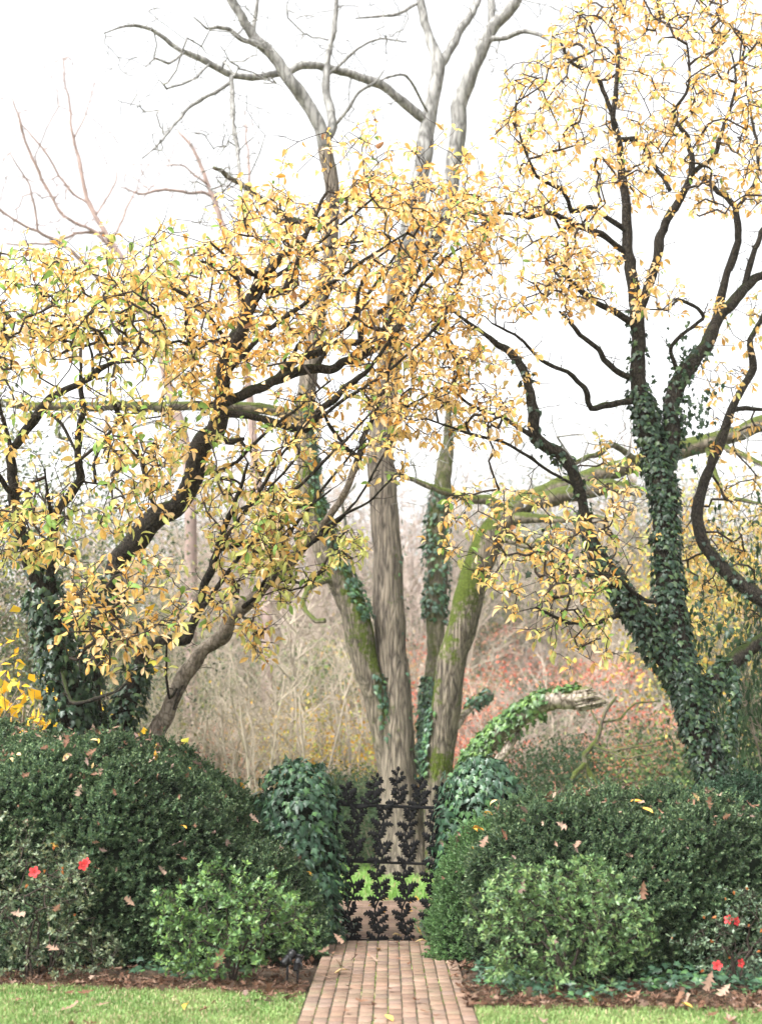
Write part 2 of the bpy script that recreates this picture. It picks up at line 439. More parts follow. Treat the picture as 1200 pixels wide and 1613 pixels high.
def lawn_edge(x):
    x = np.asarray(x, float)
    return np.where(x < 0, np.interp(x, [-9, -2.6, -1.6, -.6, 0], [11.42, 11.27, 11.02, 10.76, 10.6]), np.interp(x, [0, .6, 2.6, 9], [10.4, 10.3, 10.1, 10.02])) + .07 * n2(x, x * 0, 2.2) + .04 * n2(x, x * 0 + 5, 7)
def lawn_mesh(x0, x1):
    nx, ny = 120, 40
    xs = np.linspace(x0, x1, nx); e = lawn_edge(xs); t = np.linspace(0, 1, ny)[:, None] ** .5
    Y = -12 + (e[None] + 12) * t; X = np.tile(xs, (ny, 1))
    pe = path_c(Y); X = np.where((X > 0), np.maximum(X, pe + PW / 2 + .005), np.minimum(X, pe - PW / 2 - .005))
    V = np.stack([X, Y, .012 + .012 * n2(X, Y, 1.5)], -1).reshape(-1, 3)
    i = np.arange(ny - 1)[:, None] * nx; j = np.arange(nx - 1)[None]
    return V, [np.stack([i + j, i + j + 1, i + nx + j + 1, i + nx + j], -1).reshape(-1, 4)]
for x0, x1 in ((-9, -.5), (.55, 9)):
    V, F = lawn_mesh(x0, x1); link('lawn', make_mesh('lawn', V, F, MAT['lawn']), kind='structure')
V, F = grid(-25, 25, 18.2, 26.6, 60, 20, lambda x, y: -.01 + .02 * n2(x, y, .8))
link('far_lawn', make_mesh('far_lawn', V, F, MAT['far_lawn']), kind='structure')

# ---- brick path
def path_mesh():
    Y = np.linspace(-3, 18.4, 60); V = []
    for y in Y:
        c = path_c(y); hw = PW / 2 if y < 14.3 else PW / 2 + .7
        V += [(c - hw, y, .012), (c + hw, y, .012), (c - hw, y, -.05), (c + hw, y, -.05)]
    a = np.arange(len(Y) - 1) * 4
    F = np.concatenate([np.stack([a, a + 1, a + 5, a + 4], -1), np.stack([a + 2, a, a + 4, a + 6], -1), np.stack([a + 1, a + 3, a + 7, a + 5], -1)])
    return V, [F]
V, F = path_mesh()
path = link('brick_path', make_mesh('brick_path', V, F, MAT['joint'], smooth=False), kind='structure')
def t_brick(col, rng):
    L, W, H, b = .1945, .0855, .05, .0032
    j = lambda: rng.normal(0, .0012)
    o = [(-L / 2 + j(), -W / 2 + j()), (L / 2 + j(), -W / 2 + j()), (L / 2 + j(), W / 2 + j()), (-L / 2 + j(), W / 2 + j())]
    V = [(x, y, -H) for x, y in o] + [(x, y, -b) for x, y in o] + [(x - math.copysign(b, x), y - math.copysign(b, y), rng.normal(0, .0008)) for x, y in o]
    F = [(8, 9, 10, 11)]
    for k in range(4):
        k2 = (k + 1) % 4; F += [(k, k2, 4 + k2, 4 + k), (4 + k, 4 + k2, 8 + k2, 8 + k)]
    V = np.array(V); return V, [np.array(F)], np.tile(col, (len(V), 1))
rb = np.random.default_rng(11)
BC = [(.36, .255, .185), (.39, .285, .215), (.33, .235, .175), (.36, .27, .205), (.31, .235, .19), (.41, .31, .24), (.34, .255, .19), (.29, .205, .155)]
btp = [t_brick(np.array(c) * [.57, .535, .525], rb) for c in BC]
S = Scatter()
for c in range(12):
    off = rb.random() * .2; wob = 0
    for k in range(-20, 75):
        y = 8.0 + k * .2015 + off
        if y < -2.5 or y > 14.28: continue
        wob = .6 * wob + rb.normal(0, .0012)
        x = path_c(y) + (c - 5.5) * (PW / 12) + wob
        a = math.pi / 2 - .006 + rb.normal(0, .006)
        M = np.array(Matrix.Rotation(a, 3, 'Z')) @ np.array(Matrix.Rotation(rb.normal(0, .006), 3, 'X')) @ np.array(Matrix.Rotation(rb.normal(0, .0025), 3, 'Y'))
        S.add((x, y, .021 + rb.normal(0, .0011)), M, 1.0, rb.integers(8))
for r_ in range(42):                                # the crossing walk beyond the gate, bricks laid across
    y = 14.42 + r_ * .094
    for k in range(-7, 8):
        x = path_c(y) + k * .2015 + (r_ % 2) * .1
        if abs(x - path_c(y)) > 1.15: continue
        S.add((x, y, .021 + rb.normal(0, .0015)), np.array(Matrix.Rotation(rb.normal(0, .01), 3, 'Z')), 1.0, rb.integers(8))
S.emit(path, btp, MAT['brick'], 'brick', 'bricks', 300, score=lambda p: np.where(p[:, 1] < 14.35, 1, .3))

# ---- grass
def blades(P0, h, rng, colA, colB, patch, wd=.004):
    n = len(P0); az = rng.random(n) * 6.283; lean = rng.random(n) * .55 + .1
    d = np.stack([np.cos(az), np.sin(az), np.zeros(n)], -1); sd = np.stack([-np.sin(az), np.cos(az), np.zeros(n)], -1)
    h = h * (.6 + .8 * rng.random(n)); wv = wd * (.7 + .6 * rng.random(n))
    b0 = P0 - sd * wv[:, None]; b1 = P0 + sd * wv[:, None]
    mid = P0 + d * (h * lean * .35)[:, None] + np.array([0, 0, 1]) * (h * .62)[:, None]
    tip = P0 + d * (h * lean)[:, None] + np.array([0, 0, 1]) * (h * (1 - .3 * lean))[:, None]
    V = np.stack([b0, b1, mid + sd * wv[:, None] * .8, mid - sd * wv[:, None] * .8, tip], 1).reshape(-1, 3)
    o = (np.arange(n) * 5)[:, None]
    q = o + np.array([[0, 1, 2, 3]]); t = o + np.array([[3, 2, 4]])
    f = np.clip(.5 + .5 * vnoise(P0 * [1, 1, 0], 2.3) + .28 * rng.standard_normal(n), 0, 1)[:, None]
    C = np.asarray(colA) * (1 - f) + np.asarray(colB) * f
    dry = rng.random(n) < .14; C[dry] = np.array([.40, .34, .20])
    return V, [q, t], np.repeat(C, 5, 0)
rg = np.random.default_rng(5)
mb = MB()
for sgn in (-1, 1):
    n = 52000
    x = sgn * (.5 + 2.6 * rg.random(n) ** 1.15); y = 8.6 + 2.75 * rg.random(n)
    edge = lawn_edge(x) + .10 * rg.standard_normal(n) * (rg.random(n) < .4)
    ok = (y < edge) & (np.abs(x - path_c(y)) > PW / 2 + .01)
    dens = .62 + .5 * n2(x, y, 3.1) + .25 * n2(x, y, 11); ok &= rg.random(n) < np.clip(dens + .15, .12, 1)
    p = np.stack([x, y, np.full(n, .012)], -1)[ok]
    mb.add(*blades(p, .027, rg, (.14, .25, .07), (.28, .375, .14), 2))
    n = 9000
    x = sgn * (3.1 + 4 * rg.random(n)); y = 6 + 5.2 * rg.random(n); ok = y < lawn_edge(x)
    mb.add(*blades(np.stack([x, y, np.full(n, .012)], -1)[ok], .04, rg, (.15, .25, .05), (.27, .35, .11), 2, .006))
    n = 500                                        # tufts and moss along the brick joints
    c = rg.integers(1, 12, n); y = 8.7 + 5.4 * rg.random(n); ok = vnoise(np.stack([c * 3.1, y * 2.2, y * 0], -1), 1) > .1
    x = path_c(y) + (c - 6) * PW / 12 + rg.normal(0, .003, n)
    mb.add(*blades(np.stack([x, y, np.full(n, .018)], -1)[ok], .016, rg, (.12, .2, .04), (.24, .34, .07), 2, .003))
tagp(link('grass', mb.mesh('grass', MAT['grass']), None, 'stuff'), 'short pale green lawn grass either side of the brick path', 'grass')
mb = MB()
n = 26000; x = -6 + 12 * rg.random(n); y = 18.35 + 8 * rg.random(n)
mb.add(*blades(np.stack([x, y, np.full(n, 0.0)], -1), .06, rg, (.15, .30, .06), (.22, .38, .10), 2, .009))
tagp(link('grass', mb.mesh('grass', MAT['grass']), None, 'stuff'), 'bright mown grass seen through the lower half of the gate', 'grass')

# ================================================================== TREES
class Tree:
    def __init__(s): s.limbs = []
    def limb(s, pts, y1=None, y0=None, mat=None, name='limb', n=10, lump=.12, wig=1.0, per=6, seed=None, twig=True, sub=None):
        pts = np.asarray(pts, float); rng = np.random.default_rng(len(s.limbs) * 17 + 5)
        start = None
        if y0 is None:                                  # springs from the limb drawn nearest in the photograph
            best = 1e9
            for L in s.limbs:
                u, v, _ = project(L['p']); dd = (u - pts[0, 0]) ** 2 + (v - pts[0, 1]) ** 2; i = dd.argmin()
                if dd[i] < best: best, start = dd[i], L['p'][i]
            y0 = start[1]
        if y1 is None: y1 = y0
        seg = np.r_[0, np.cumsum(np.linalg.norm(np.diff(pts[:, :2], axis=0), axis=1))]; t = seg / seg[-1]
        Y = y0 + (y1 - y0) * t
        p3 = np.array([P(a[0], a[1], yy) for a, yy in zip(pts, Y)])
        rad = np.array([a[2] * PX(a[1], yy) / 2 for a, yy in zip(pts, Y)])
        if start is not None: p3[0] = start
        elif name == 'trunk' and p3[0, 2] > .1:           # down to the soil
            g0 = p3[0] * [1, 1, 0] - (p3[1] - p3[0]) * [.3, .3, 0] + [0, 0, -.1]
            p3 = np.vstack([g0, p3]); rad = np.r_[rad[0] * 1.25, rad]
        q = spline(np.column_stack([p3, rad]), per)
        if n < 14 and len(p3) > 2:                        # crooked rather than flowing
            cp = np.column_stack([p3, rad]); f = np.linspace(0, len(cp) - 1, len(q)); lin = np.stack([np.interp(f, np.arange(len(cp)), cp[:, c]) for c in range(4)], -1); q = .5 * q + .5 * lin
        p, r = q[:, :3], np.maximum(q[:, 3], .002)
        if wig:
            off = np.stack([vnoise(p + 11 * k + len(s.limbs) * 3.3, 2.6) for k in range(3)], -1) * np.clip(r * 1.6, .01, .05)[:, None] * wig
            off += np.stack([vnoise(p + 7 * k + len(s.limbs) * 1.7, 9.) for k in range(3)], -1) * np.clip(r * .55, .004, .02)[:, None] * wig; r = r * (1 + np.where(r < .1, .14, .03) * vnoise(p, 7.)); off[0] = 0; off *= np.clip(np.linspace(0, 3, len(p)), 0, 1)[:, None]; p = p + off
        s.limbs.append(dict(p=p, r=r, mat=mat, name=name, n=n, lump=lump, twig=twig, sub=sub)); return s.limbs[-1]
    def emit(s, root):
        obs = []
        for L in s.limbs:
            V, F = tube(L['p'], L['r'], L['n'], True, L['lump'])
            par = root if L['sub'] is None else obs[L['sub']]
            obs.append(link(L['name'], make_mesh(L['name'], V - org(root), F, L['mat']), par))
        return obs

def grow(nodes, attr, rng, step=.13, wander=.11, up=.05, rtip=.0035):
    """twigs that reach every attractor from the nearest wood; returns chains of points, radii and tip directions"""
    pos = [np.asarray(nodes)]; N = np.concatenate(pos); base = len(N)
    from_ = list(-np.ones(base, int)); P_ = [*N]
    arr = np.zeros((base + len(attr) * 24, 3)); arr[:base] = N; cnt = base
    d0 = np.array([np.min(np.sum((N - a) ** 2, 1)) for a in attr]); chains = []; tips = []
    parent = -np.ones(len(arr), int)
    for a in np.asarray(attr)[np.argsort(d0)]:
        dd = np.sum((arr[:cnt] - a) ** 2, 1); i = int(dd.argmin()); d = math.sqrt(dd[i])
        if d < .02: continue
        k = min(22, max(2, int(d / step))); t = np.linspace(0, 1, k + 1)[1:, None]
        b = arr[i]; side = rnd_unit(1, rng)[0] * wander * d; side[2] = abs(side[2]) * .5 + up * d
        pth = b * (1 - t) + a * t + side * 4 * t * (1 - t) * .8 + rng.normal(0, .028, (k, 3)) * np.minimum(1, t * 3)
        idx = [i]
        for q in pth:
            arr[cnt] = q; parent[cnt] = idx[-1]; idx.append(cnt); cnt += 1
        chains.append(idx); tips.append((cnt - 1, norm(pth[-1] - (pth[-2] if k > 1 else b))))
    # pipe model from the tips inward
    r3 = np.zeros(cnt); kids = np.zeros(cnt, int)
    for i in range(cnt - 1, base - 1, -1):
        if r3[i] == 0: r3[i] = rtip ** 2.2
        p = parent[i]
        if p >= 0: r3[p] += r3[i] * 1.0 if kids[p] else r3[i]; kids[p] += 1
    rad = r3 ** (1 / 2.2) ; rad[:base] = .02
    return arr[:cnt], rad, chains, tips, base
def twig_mesh(mb, arr, rad, chains, base, rmax=.017):
    for idx in chains:
        p = arr[idx]; r = np.minimum(rad[idx], rmax); r[0] = min(r[1] * 1.1, rmax)
        V, F = tube(p, r, 5 if r[0] > .009 else 3, False)
        mb.add(V, F)
def spurs(mb, T, rng, step=.16, L=(.06, .34), r0=.0065):
    """short crooked spurs all along the bare limbs"""
    for Lm in T.limbs:
        p, r = Lm['p'], Lm['r']
        for i in range(3, len(p)):
            if r[i] > .12 or rng.random() > np.linalg.norm(p[i] - p[i - 1]) / step: continue
            ax = norm(p[i] - p[i - 1]); d = norm(rnd_unit(1, rng)[0] + ax * .5 + [0, 0, .35]); ln = rng.uniform(*L); t = np.linspace(0, 1, 5)[:, None]
            q = p[i] + d * ln * t + rng.normal(0, .02, (5, 3)) * t; V, F = tube(q, np.linspace(r0, .0026, 5), 3, False); mb.add(V, F)
            for _ in range(rng.integers(0, 3)):
                j = rng.integers(1, 5); e = norm(d + rng.normal(0, .7, 3)); V, F = tube(q[j] + e * ln * .45 * np.linspace(0, 1, 3)[:, None], [.004, .003, .0022], 3, False); mb.add(V, F)
def along(Sc, arr, chains, rng, near, size, prob=.5):
    for idx in chains:
        for i in idx[max(1, int(len(idx) * .5)):-1]:
            if rng.random() < prob:
                d = norm(arr[idx[-1]] - arr[idx[0]]); whorl(Sc, arr[i], d, rng, near(arr[i]), size, (1, 3))
def limb_nodes(tree, rmax=.13):
    out_ = []
    for L in tree.limbs:
        if not L['twig']: continue
        m = L['r'] < rmax; m[:2] = False
        out_.append(L['p'][m])
    return np.concatenate(out_)

# ---- leaf colours of the magnolias
def leafset(cols, rng, n_shapes=3, **kw):
    out_ = []
    for c in cols:
        for _ in range(n_shapes):
            t = t_ovate(5, rng.uniform(.30, .48), rng.uniform(.48, .66), rng.uniform(.05, .6), rng.uniform(-.15, .7), rng.uniform(-1.2, 1.2), rng)
            out_.append(colour(t, c, np.array(c) * [.9, .85, .7], 1.18))
    return out_
GOLD, AMBER, PEACH, YEL, LIME, GREEN, BROWN = (.76, .49, .17), (.68, .36, .09), (.80, .60, .38), (.80, .59, .24), (.54, .56, .20), (.22, .36, .09), (.30, .15, .07)
MAGC = [GOLD, AMBER, PEACH, YEL, LIME, GREEN, BROWN, (.80, .62, .32)]
rl = np.random.default_rng(21)
MAGT = leafset(MAGC, rl)
def whorl(Sc, p, d, rng, pal, size=(.05, .115), n=(2, 6)):
    k = rng.integers(*n); az = rng.random() * 6.28 + np.arange(k) * 2.4 + rng.normal(0, .3, k)
    d = norm(d + np.array([0, 0, .15])); a = norm(np.cross(d, [0.31, .2, .93])); b = np.cross(d, a)
    el = rng.uniform(.1, 1.1, k)
    x = d * np.sin(el)[:, None] * .8 + (a * np.cos(az)[:, None] + b * np.sin(az)[:, None]) * np.cos(el)[:, None]
    x[:, 2] -= rng.uniform(-.2, .75, k); x = norm(x)
    z = np.tile([0, 0, 1.0], (k, 1)) + rng.normal(0, .45, (k, 3))
    Sc.add(p + x * .012 - d * rng.uniform(0, .07, k)[:, None], frames(x, z), size[0] + (size[1] - size[0]) * rng.random(k) ** 1.2, np.array(rng.choice(len(MAGC), k, p=pal)) * 3 + rng.integers(0, 3, k))

def ivy_on(Sc, p, r, dens, rng, size=(.05, .085), off=(.01, .06), side=None, kinds=6):
    """ivy leaves on a stem: tips hang down, faces look outward"""
    seg = np.linalg.norm(np.diff(p, axis=0), axis=1); area = seg * (r[1:] + r[:-1]) * math.pi
    n = int(area.sum() * dens); i = rng.choice(len(seg), n, p=area / area.sum()); t = rng.random(n)
    c = p[i] * (1 - t[:, None]) + p[i + 1] * t[:, None]; rr = r[i] * (1 - t) + r[i + 1] * t
    tg = norm(p[i + 1] - p[i]); a = rnd_unit(n, rng)
    if side is not None: a = norm(a * .9 + np.asarray(side))
    nrm = norm(a - tg * np.sum(a * tg, 1, keepdims=True))
    lum = .5 + .5 * vnoise(c + nrm * .2, 5)
    pos = c + nrm * (rr + off[0] + (off[1] - off[0]) * (rng.random(n) * .4 + .6 * lum))[:, None]
    x = np.tile([0, 0, -1.0], (n, 1)) + nrm * .45 + rng.normal(0, .45, (n, 3)); z = nrm + np.array([0, 0, .45]) + rng.normal(0, .3, (n, 3))
    Sc.add(pos, frames(x, z), rng.uniform(*size, n), rng.integers(0, kinds, n))
def ivyset(cols, rng):
    return [colour(t_ivy(rng), c, np.array(c) * .85, 1.5) for c in cols]
ri = np.random.default_rng(31)
IVY_DARK = ivyset([(.016, .038, .018), (.022, .055, .026), (.032, .068, .030), (.020, .048, .028), (.055, .10, .035), (.026, .055, .034)], ri)
IVY_MID = ivyset([(.035, .085, .042), (.045, .10, .055), (.055, .12, .055), (.040, .085, .055), (.08, .16, .06), (.05, .10, .07)], ri)
IVY_BRIGHT = ivyset([(.058, .13, .035), (.07, .15, .038), (.095, .185, .045), (.06, .12, .042), (.12, .21, .05), (.064, .13, .045)], ri)

DENS = 2.35
# ---- right magnolia, wrapped in ivy
MB_, MP_ = MAT['magbark'], MAT['magpale']
def fade(L, v):                                          # part of a limb below photo row v
    u, vv, _ = project(L['p']); return vv > v
def build_right():
    T = Tree(); Y0 = 16.2
    tr = T.limb([(1124, 1262, 40), (1106, 1170, 46), (1074, 1060, 50), (1054, 960, 44), (1048, 880, 36), (1045, 800, 38), (1038, 720, 36), (1018, 660, 32), (1003, 610, 27), (1004, 540, 24), (998, 460, 20), (988, 390, 17), (982, 310, 14), (975, 230, 11), (968, 160, 9), (975, 90, 6), (960, 30, 4)], 16.4, Y0, MB_, 'trunk', 14)
    low = T.limb([(1092, 1100, 42), (1060, 1050, 40), (1015, 990, 36), (975, 930, 32), (945, 890, 28), (924, 845, 22), (916, 790, 18), (908, 750, 18), (888, 718, 20), (852, 690, 22), (840, 640, 15), (826, 590, 14), (806, 556, 12), (775, 535, 8), (742, 510, 6), (715, 490, 4)], 15.4, None, MB_, 'limb', 12)
    co = T.limb([(1044, 740, 30), (1058, 690, 27), (1057, 640, 26), (1064, 605, 26), (1088, 572, 23), (1118, 530, 22), (1140, 492, 19), (1172, 458, 17), (1205, 430, 15), (1250, 400, 12), (1330, 352, 8), (1390, 290, 4)], 17.2, None, MB_, 'limb', 12)
    rt = T.limb([(1112, 1115, 30), (1124, 1072, 28), (1150, 1045, 24), (1190, 1014, 22), (1232, 985, 22), (1216, 962, 22), (1180, 930, 23), (1147, 904, 22), (1110, 858, 20), (1097, 812, 18), (1108, 759, 16), (1125, 713, 17), (1144, 668, 16), (1158, 630, 13), (1185, 580, 12), (1180, 535, 9), (1202, 495, 8), (1225, 440, 5), (1262, 380, 3)], 17.6, None, MB_, 'limb', 12, .12, .4)
    for pts, y1 in [
        ([(1003, 505, 12), (1018, 460, 14), (1032, 420, 15), (1042, 370, 14), (1060, 325, 12), (1090, 275, 10), (1078, 220, 8), (1063, 178, 6), (1085, 130, 5), (1080, 70, 3)], 16.0),
        ([(1090, 276, 9), (1128, 242, 8), (1140, 200, 6), (1157, 140, 5), (1150, 80, 3)], 16.6),
        ([(1128, 510, 14), (1138, 450, 13), (1158, 385, 12), (1153, 325, 10), (1122, 298, 9), (1098, 278, 7)], 16.8),
        ([(1156, 330, 7), (1185, 290, 6), (1192, 230, 5), (1180, 160, 4)], 17.2),
        ([(1172, 458, 11), (1182, 405, 10), (1204, 350, 8), (1240, 300, 6), (1290, 220, 3)], 16.8),
        ([(989, 394, 11), (950, 371, 10), (895, 351, 10), (868, 339, 8), (835, 344, 6), (790, 338, 5), (760, 352, 3)], 15.4),
        ([(986, 365, 9), (958, 345, 8), (930, 328, 8), (901, 333, 8), (888, 300, 7), (842, 280, 6), (818, 215, 4), (812, 170, 3)], 15.2),
        ([(972, 205, 9), (957, 165, 8), (943, 125, 7), (905, 100, 5), (880, 60, 3)], 16.0),
        ([(977, 215, 9), (1004, 219, 9), (1020, 240, 8), (1040, 275, 7), (1054, 305, 7)], 16.4),
        ([(990, 516, 13), (962, 492, 11), (925, 468, 10), (898, 432, 8), (888, 385, 6), (870, 340, 4)], 15.6),
        ([(988, 602, 11), (965, 585, 10), (948, 570, 9), (941, 550, 8), (910, 520, 7), (880, 490, 4)], 16.0),
        ([(984, 628, 12), (955, 638, 10), (931, 643, 9), (920, 618, 9), (905, 600, 8), (855, 568, 6), (812, 530, 5), (775, 508, 3)], 15.3),
        ([(1070, 600, 8), (1062, 570, 7), (1058, 540, 7), (1105, 500, 6), (1098, 483, 6), (1070, 475, 5), (1050, 490, 3)], 15.8),
        ([(1152, 646, 8), (1176, 640, 8), (1205, 644, 6), (1240, 640, 4)], 17.6),
        ([(960, 982, 9), (945, 982, 8), (920, 985, 7), (870, 973, 5), (843, 958, 3)], 14.6),
        ([(1030, 958, 9), (1015, 945, 8), (985, 918, 7), (955, 906, 6), (908, 905, 5), (885, 925, 3)], 14.4),
        ([(1100, 690, 5), (900, 800, 4)], 16.0),
        ([(845, 690, 8), (800, 660, 6), (745, 640, 5), (700, 610, 4), (640, 640, 3)], 14.8),
        ([(912, 770, 6), (870, 745, 5), (800, 700, 5), (730, 680, 4), (670, 660, 3)], 14.6)]:
        if len(pts) > 2: T.limb(pts, y1, None, MB_, 'limb', 8)
    root = empty('magnolia_tree', P(1124, 1262, Y0) * [1, 1, 0], 'ivy wrapped magnolia with yellowing leaves rising behind the right hedge', 'tree', 'magnolias in autumn leaf')
    T.emit(root)
    rng = np.random.default_rng(41)
    regs = [  # polygon in the photograph, how many twig ends, distance, spread, palette (gold amber peach yellow lime green brown straw)
        ([(775, 130), (880, 30), (960, -30), (1240, -30), (1240, 330), (1140, 340), (1000, 330), (900, 270), (780, 270)], 330, 16.0, 1.1, (.27, .10, .22, .22, .04, .02, .01, .12)),
        ([(745, 270), (900, 270), (960, 320), (900, 480), (760, 520), (720, 400)], 95, 15.5, .7, (.25, .08, .24, .25, .05, .02, .01, .10)),
        ([(870, 395), (1085, 410), (1075, 500), (880, 500)], 42, 15.3, .5, (.24, .06, .36, .16, .03, .02, .01, .12)),
        ([(610, 560), (700, 540), (850, 560), (830, 700), (760, 720), (600, 690)], 75, 14.9, .6, (.25, .06, .28, .24, .05, .02, .01, .09)),
        ([(690, 780), (760, 760), (880, 780), (975, 850), (990, 1050), (930, 1080), (780, 950), (690, 850)], 88, 14.4, .5, (.16, .03, .18, .2, .22, .10, .01, .10)),
        ([(930, 680), (1010, 720), (1010, 900), (960, 860)], 20, 15.3, .5, (.2, .04, .25, .2, .15, .06, .0, .10)),
        ([(1050, 780), (1200, 740), (1220, 980), (1080, 1000), (1040, 900)], 55, 18.2, .5, (.2, .04, .15, .3, .18, .03, .0, .10)),
        ([(1230, -30), (1400, 60), (1410, 420), (1240, 470)], 60, 16.6, .9, (.27, .10, .22, .22, .04, .02, .01, .12)), ([(900, -30), (1240, -30), (1200, -150), (980, -150)], 55, 16.2, .9, (.27, .10, .22, .22, .04, .02, .01, .12)),
        ([(1090, 480), (1220, 450), (1230, 700), (1120, 740)], 24, 17.0, .6, (.25, .1, .2, .25, .1, .02, .01, .07))]
    Sl = Scatter(); mb = MB(); nodes = limb_nodes(T)
    A, pal = [], []
    for poly, n, Yc, sp, pl in regs:
        for u, v in in_poly(poly, int(n * DENS), rng): A.append(P(u, v, Yc + np.clip(rng.normal(0, sp), -2 * sp, 2 * sp))); pal.append(pl)
    A = np.array(A)
    arr, rad, ch, tips, base = grow(nodes, A, rng, rtip=.0045)
    twig_mesh(mb, arr, rad, ch, base); spurs(mb, T, rng)
    for i, d in tips:
        j = int(np.sum((A - arr[i]) ** 2, 1).argmin())
        pl = np.array(pal[j]) / sum(pal[j]); whorl(Sl, arr[i], d, rng, pl, n=(3, 7))
    along(Sl, arr, ch, rng, lambda q: np.array(pal[int(np.sum((A - q) ** 2, 1).argmin())]) / sum(pal[int(np.sum((A - q) ** 2, 1).argmin())]), (.05, .115), .3)
    extra = rng.choice(np.arange(base, len(arr)), 620)                       # bare side spurs
    for i in extra:
        L = rng.uniform(.1, .38); d = rnd_unit(1, rng)[0]; d[2] = abs(d[2]); t = np.linspace(0, 1, 4)[:, None]
        V, F = tube(arr[i] + d * t * L + rng.normal(0, .012, (4, 3)) * t, np.linspace(.005, .0022, 4), 3, False); mb.add(V, F)
        if rng.random() < .35:
            j = int(np.sum((A - arr[i]) ** 2, 1).argmin()); whorl(Sl, arr[i] + d * L, d, rng, np.array(pal[j]) / sum(pal[j]), n=(2, 5))
    link('twigs', mb.mesh('twigs', MAT['twig'], origin=org(root)), root, 'stuff')
    Sl.emit(root, MAGT, MAT['magleaf'], 'leaf', 'leaves', 300)
    Si = Scatter()
    for L, vmin, dens in ((tr, 600, 880), (low, 880, 880), (rt, 1040, 700), (co, 640, 520)):
        m = fade(L, vmin); ivy_on(Si, L['p'][m], L['r'][m], dens, rng, (.035, .088), (.0, .07))
    for L, a, b, dens in ((low, 700, 880, 130), (tr, 480, 600, 180), (co, 540, 640, 120), (low, 540, 700, 60), (rt, 850, 1040, 90)):
        m = fade(L, a) & ~fade(L, b); ivy_on(Si, L['p'][m], L['r'][m], dens, rng, (.05, .085), (.005, .05))
    c = P(1085, 640, 16.6)                                                     # loose ivy tufts hanging off the fork
    for cc, s_, n in ((P(1082, 650, 16.4), (.16, .12, .26), 120), (P(1075, 560, 16.5), (.1, .1, .2), 60), (P(900, 880, 15.2), (.2, .15, .2), 70), (P(1100, 975, 16.4), (.2, .15, .25), 90)):
        pp = cc + rng.normal(0, 1, (n, 3)) * s_
        Si.add(pp, frames(rng.normal(0, .5, (n, 3)) + [0, 0, -1], rng.normal(0, .5, (n, 3)) + [0, -.6, .5]), rng.uniform(.045, .085, n), rng.integers(0, 6, n))
    p = spline(np.array([P(1152, 1050, 16.0), P(1156, 1100, 15.9), P(1150, 1150, 15.9), P(1153, 1200, 15.9)]), 5)
    ivy_on(Si, p, np.full(len(p), .02), 1500, rng, (.05, .08), (.01, .06))
    Si.emit(root, IVY_DARK, MAT['ivy'], 'ivy_leaf', 'ivy', 300)
build_right()

# ---- left magnolias: three clumps behind the left hedge
PAL_Y = (.30, .15, .16, .20, .07, .03, .01, .08)
PAL_G = (.11, .03, .11, .25, .33, .12, .01, .04)
PAL_P = (.18, .06, .30, .15, .16, .07, .01, .09)
PAL_L = (.12, .02, .14, .22, .32, .08, .01, .09)
def finish_magnolia(T, root, regs, rng, size, spur=300, nmax=300, ivies=(), wn=(3, 6), mat=None, twr=.0045):
    Sl = Scatter(); mb = MB(); nodes = limb_nodes(T); A, pal = [], []
    for poly, n, Yc, sp, pl in regs:
        for u, v in in_poly(poly, int(n * DENS), rng): A.append(P(u, v, Yc + np.clip(rng.normal(0, sp), -2 * sp, 2 * sp))); pal.append(np.array(pl) / sum(pl))
    A = np.array(A); arr, rad, ch, tips, base = grow(nodes, A, rng, rtip=twr); twig_mesh(mb, arr, rad, ch, base); spurs(mb, T, rng)
    near = lambda q: pal[int(np.sum((A - q) ** 2, 1).argmin())]
    for i, d in tips: whorl(Sl, arr[i], d, rng, near(arr[i]), size, wn)
    along(Sl, arr, ch, rng, near, size, .3)
    for i in rng.choice(np.arange(base, len(arr)), int(spur * 1.9)):
        L = rng.uniform(.08, .4); d = rnd_unit(1, rng)[0]; d[2] = abs(d[2]) * .8; t = np.linspace(0, 1, 4)[:, None]
        V, F = tube(arr[i] + d * t * L + rng.normal(0, .015, (4, 3)) * t, np.linspace(.0045, .002, 4), 3, False); mb.add(V, F)
        if rng.random() < .4: whorl(Sl, arr[i] + d * L, d, rng, near(arr[i]), size, (2, 5))
    link('twigs', mb.mesh('twigs', MAT['twig'], origin=org(root)), root, 'stuff')
    Sl.emit(root, MAGT, MAT['magleaf'], 'leaf', 'leaves', nmax)
    if ivies:
        Si = Scatter()
        for p, r, dens, sz, of in ivies: ivy_on(Si, p, r, dens, rng, sz, of)
        Si.emit(root, IVY_DARK, MAT['ivy'], 'ivy_leaf', 'ivy', 300)

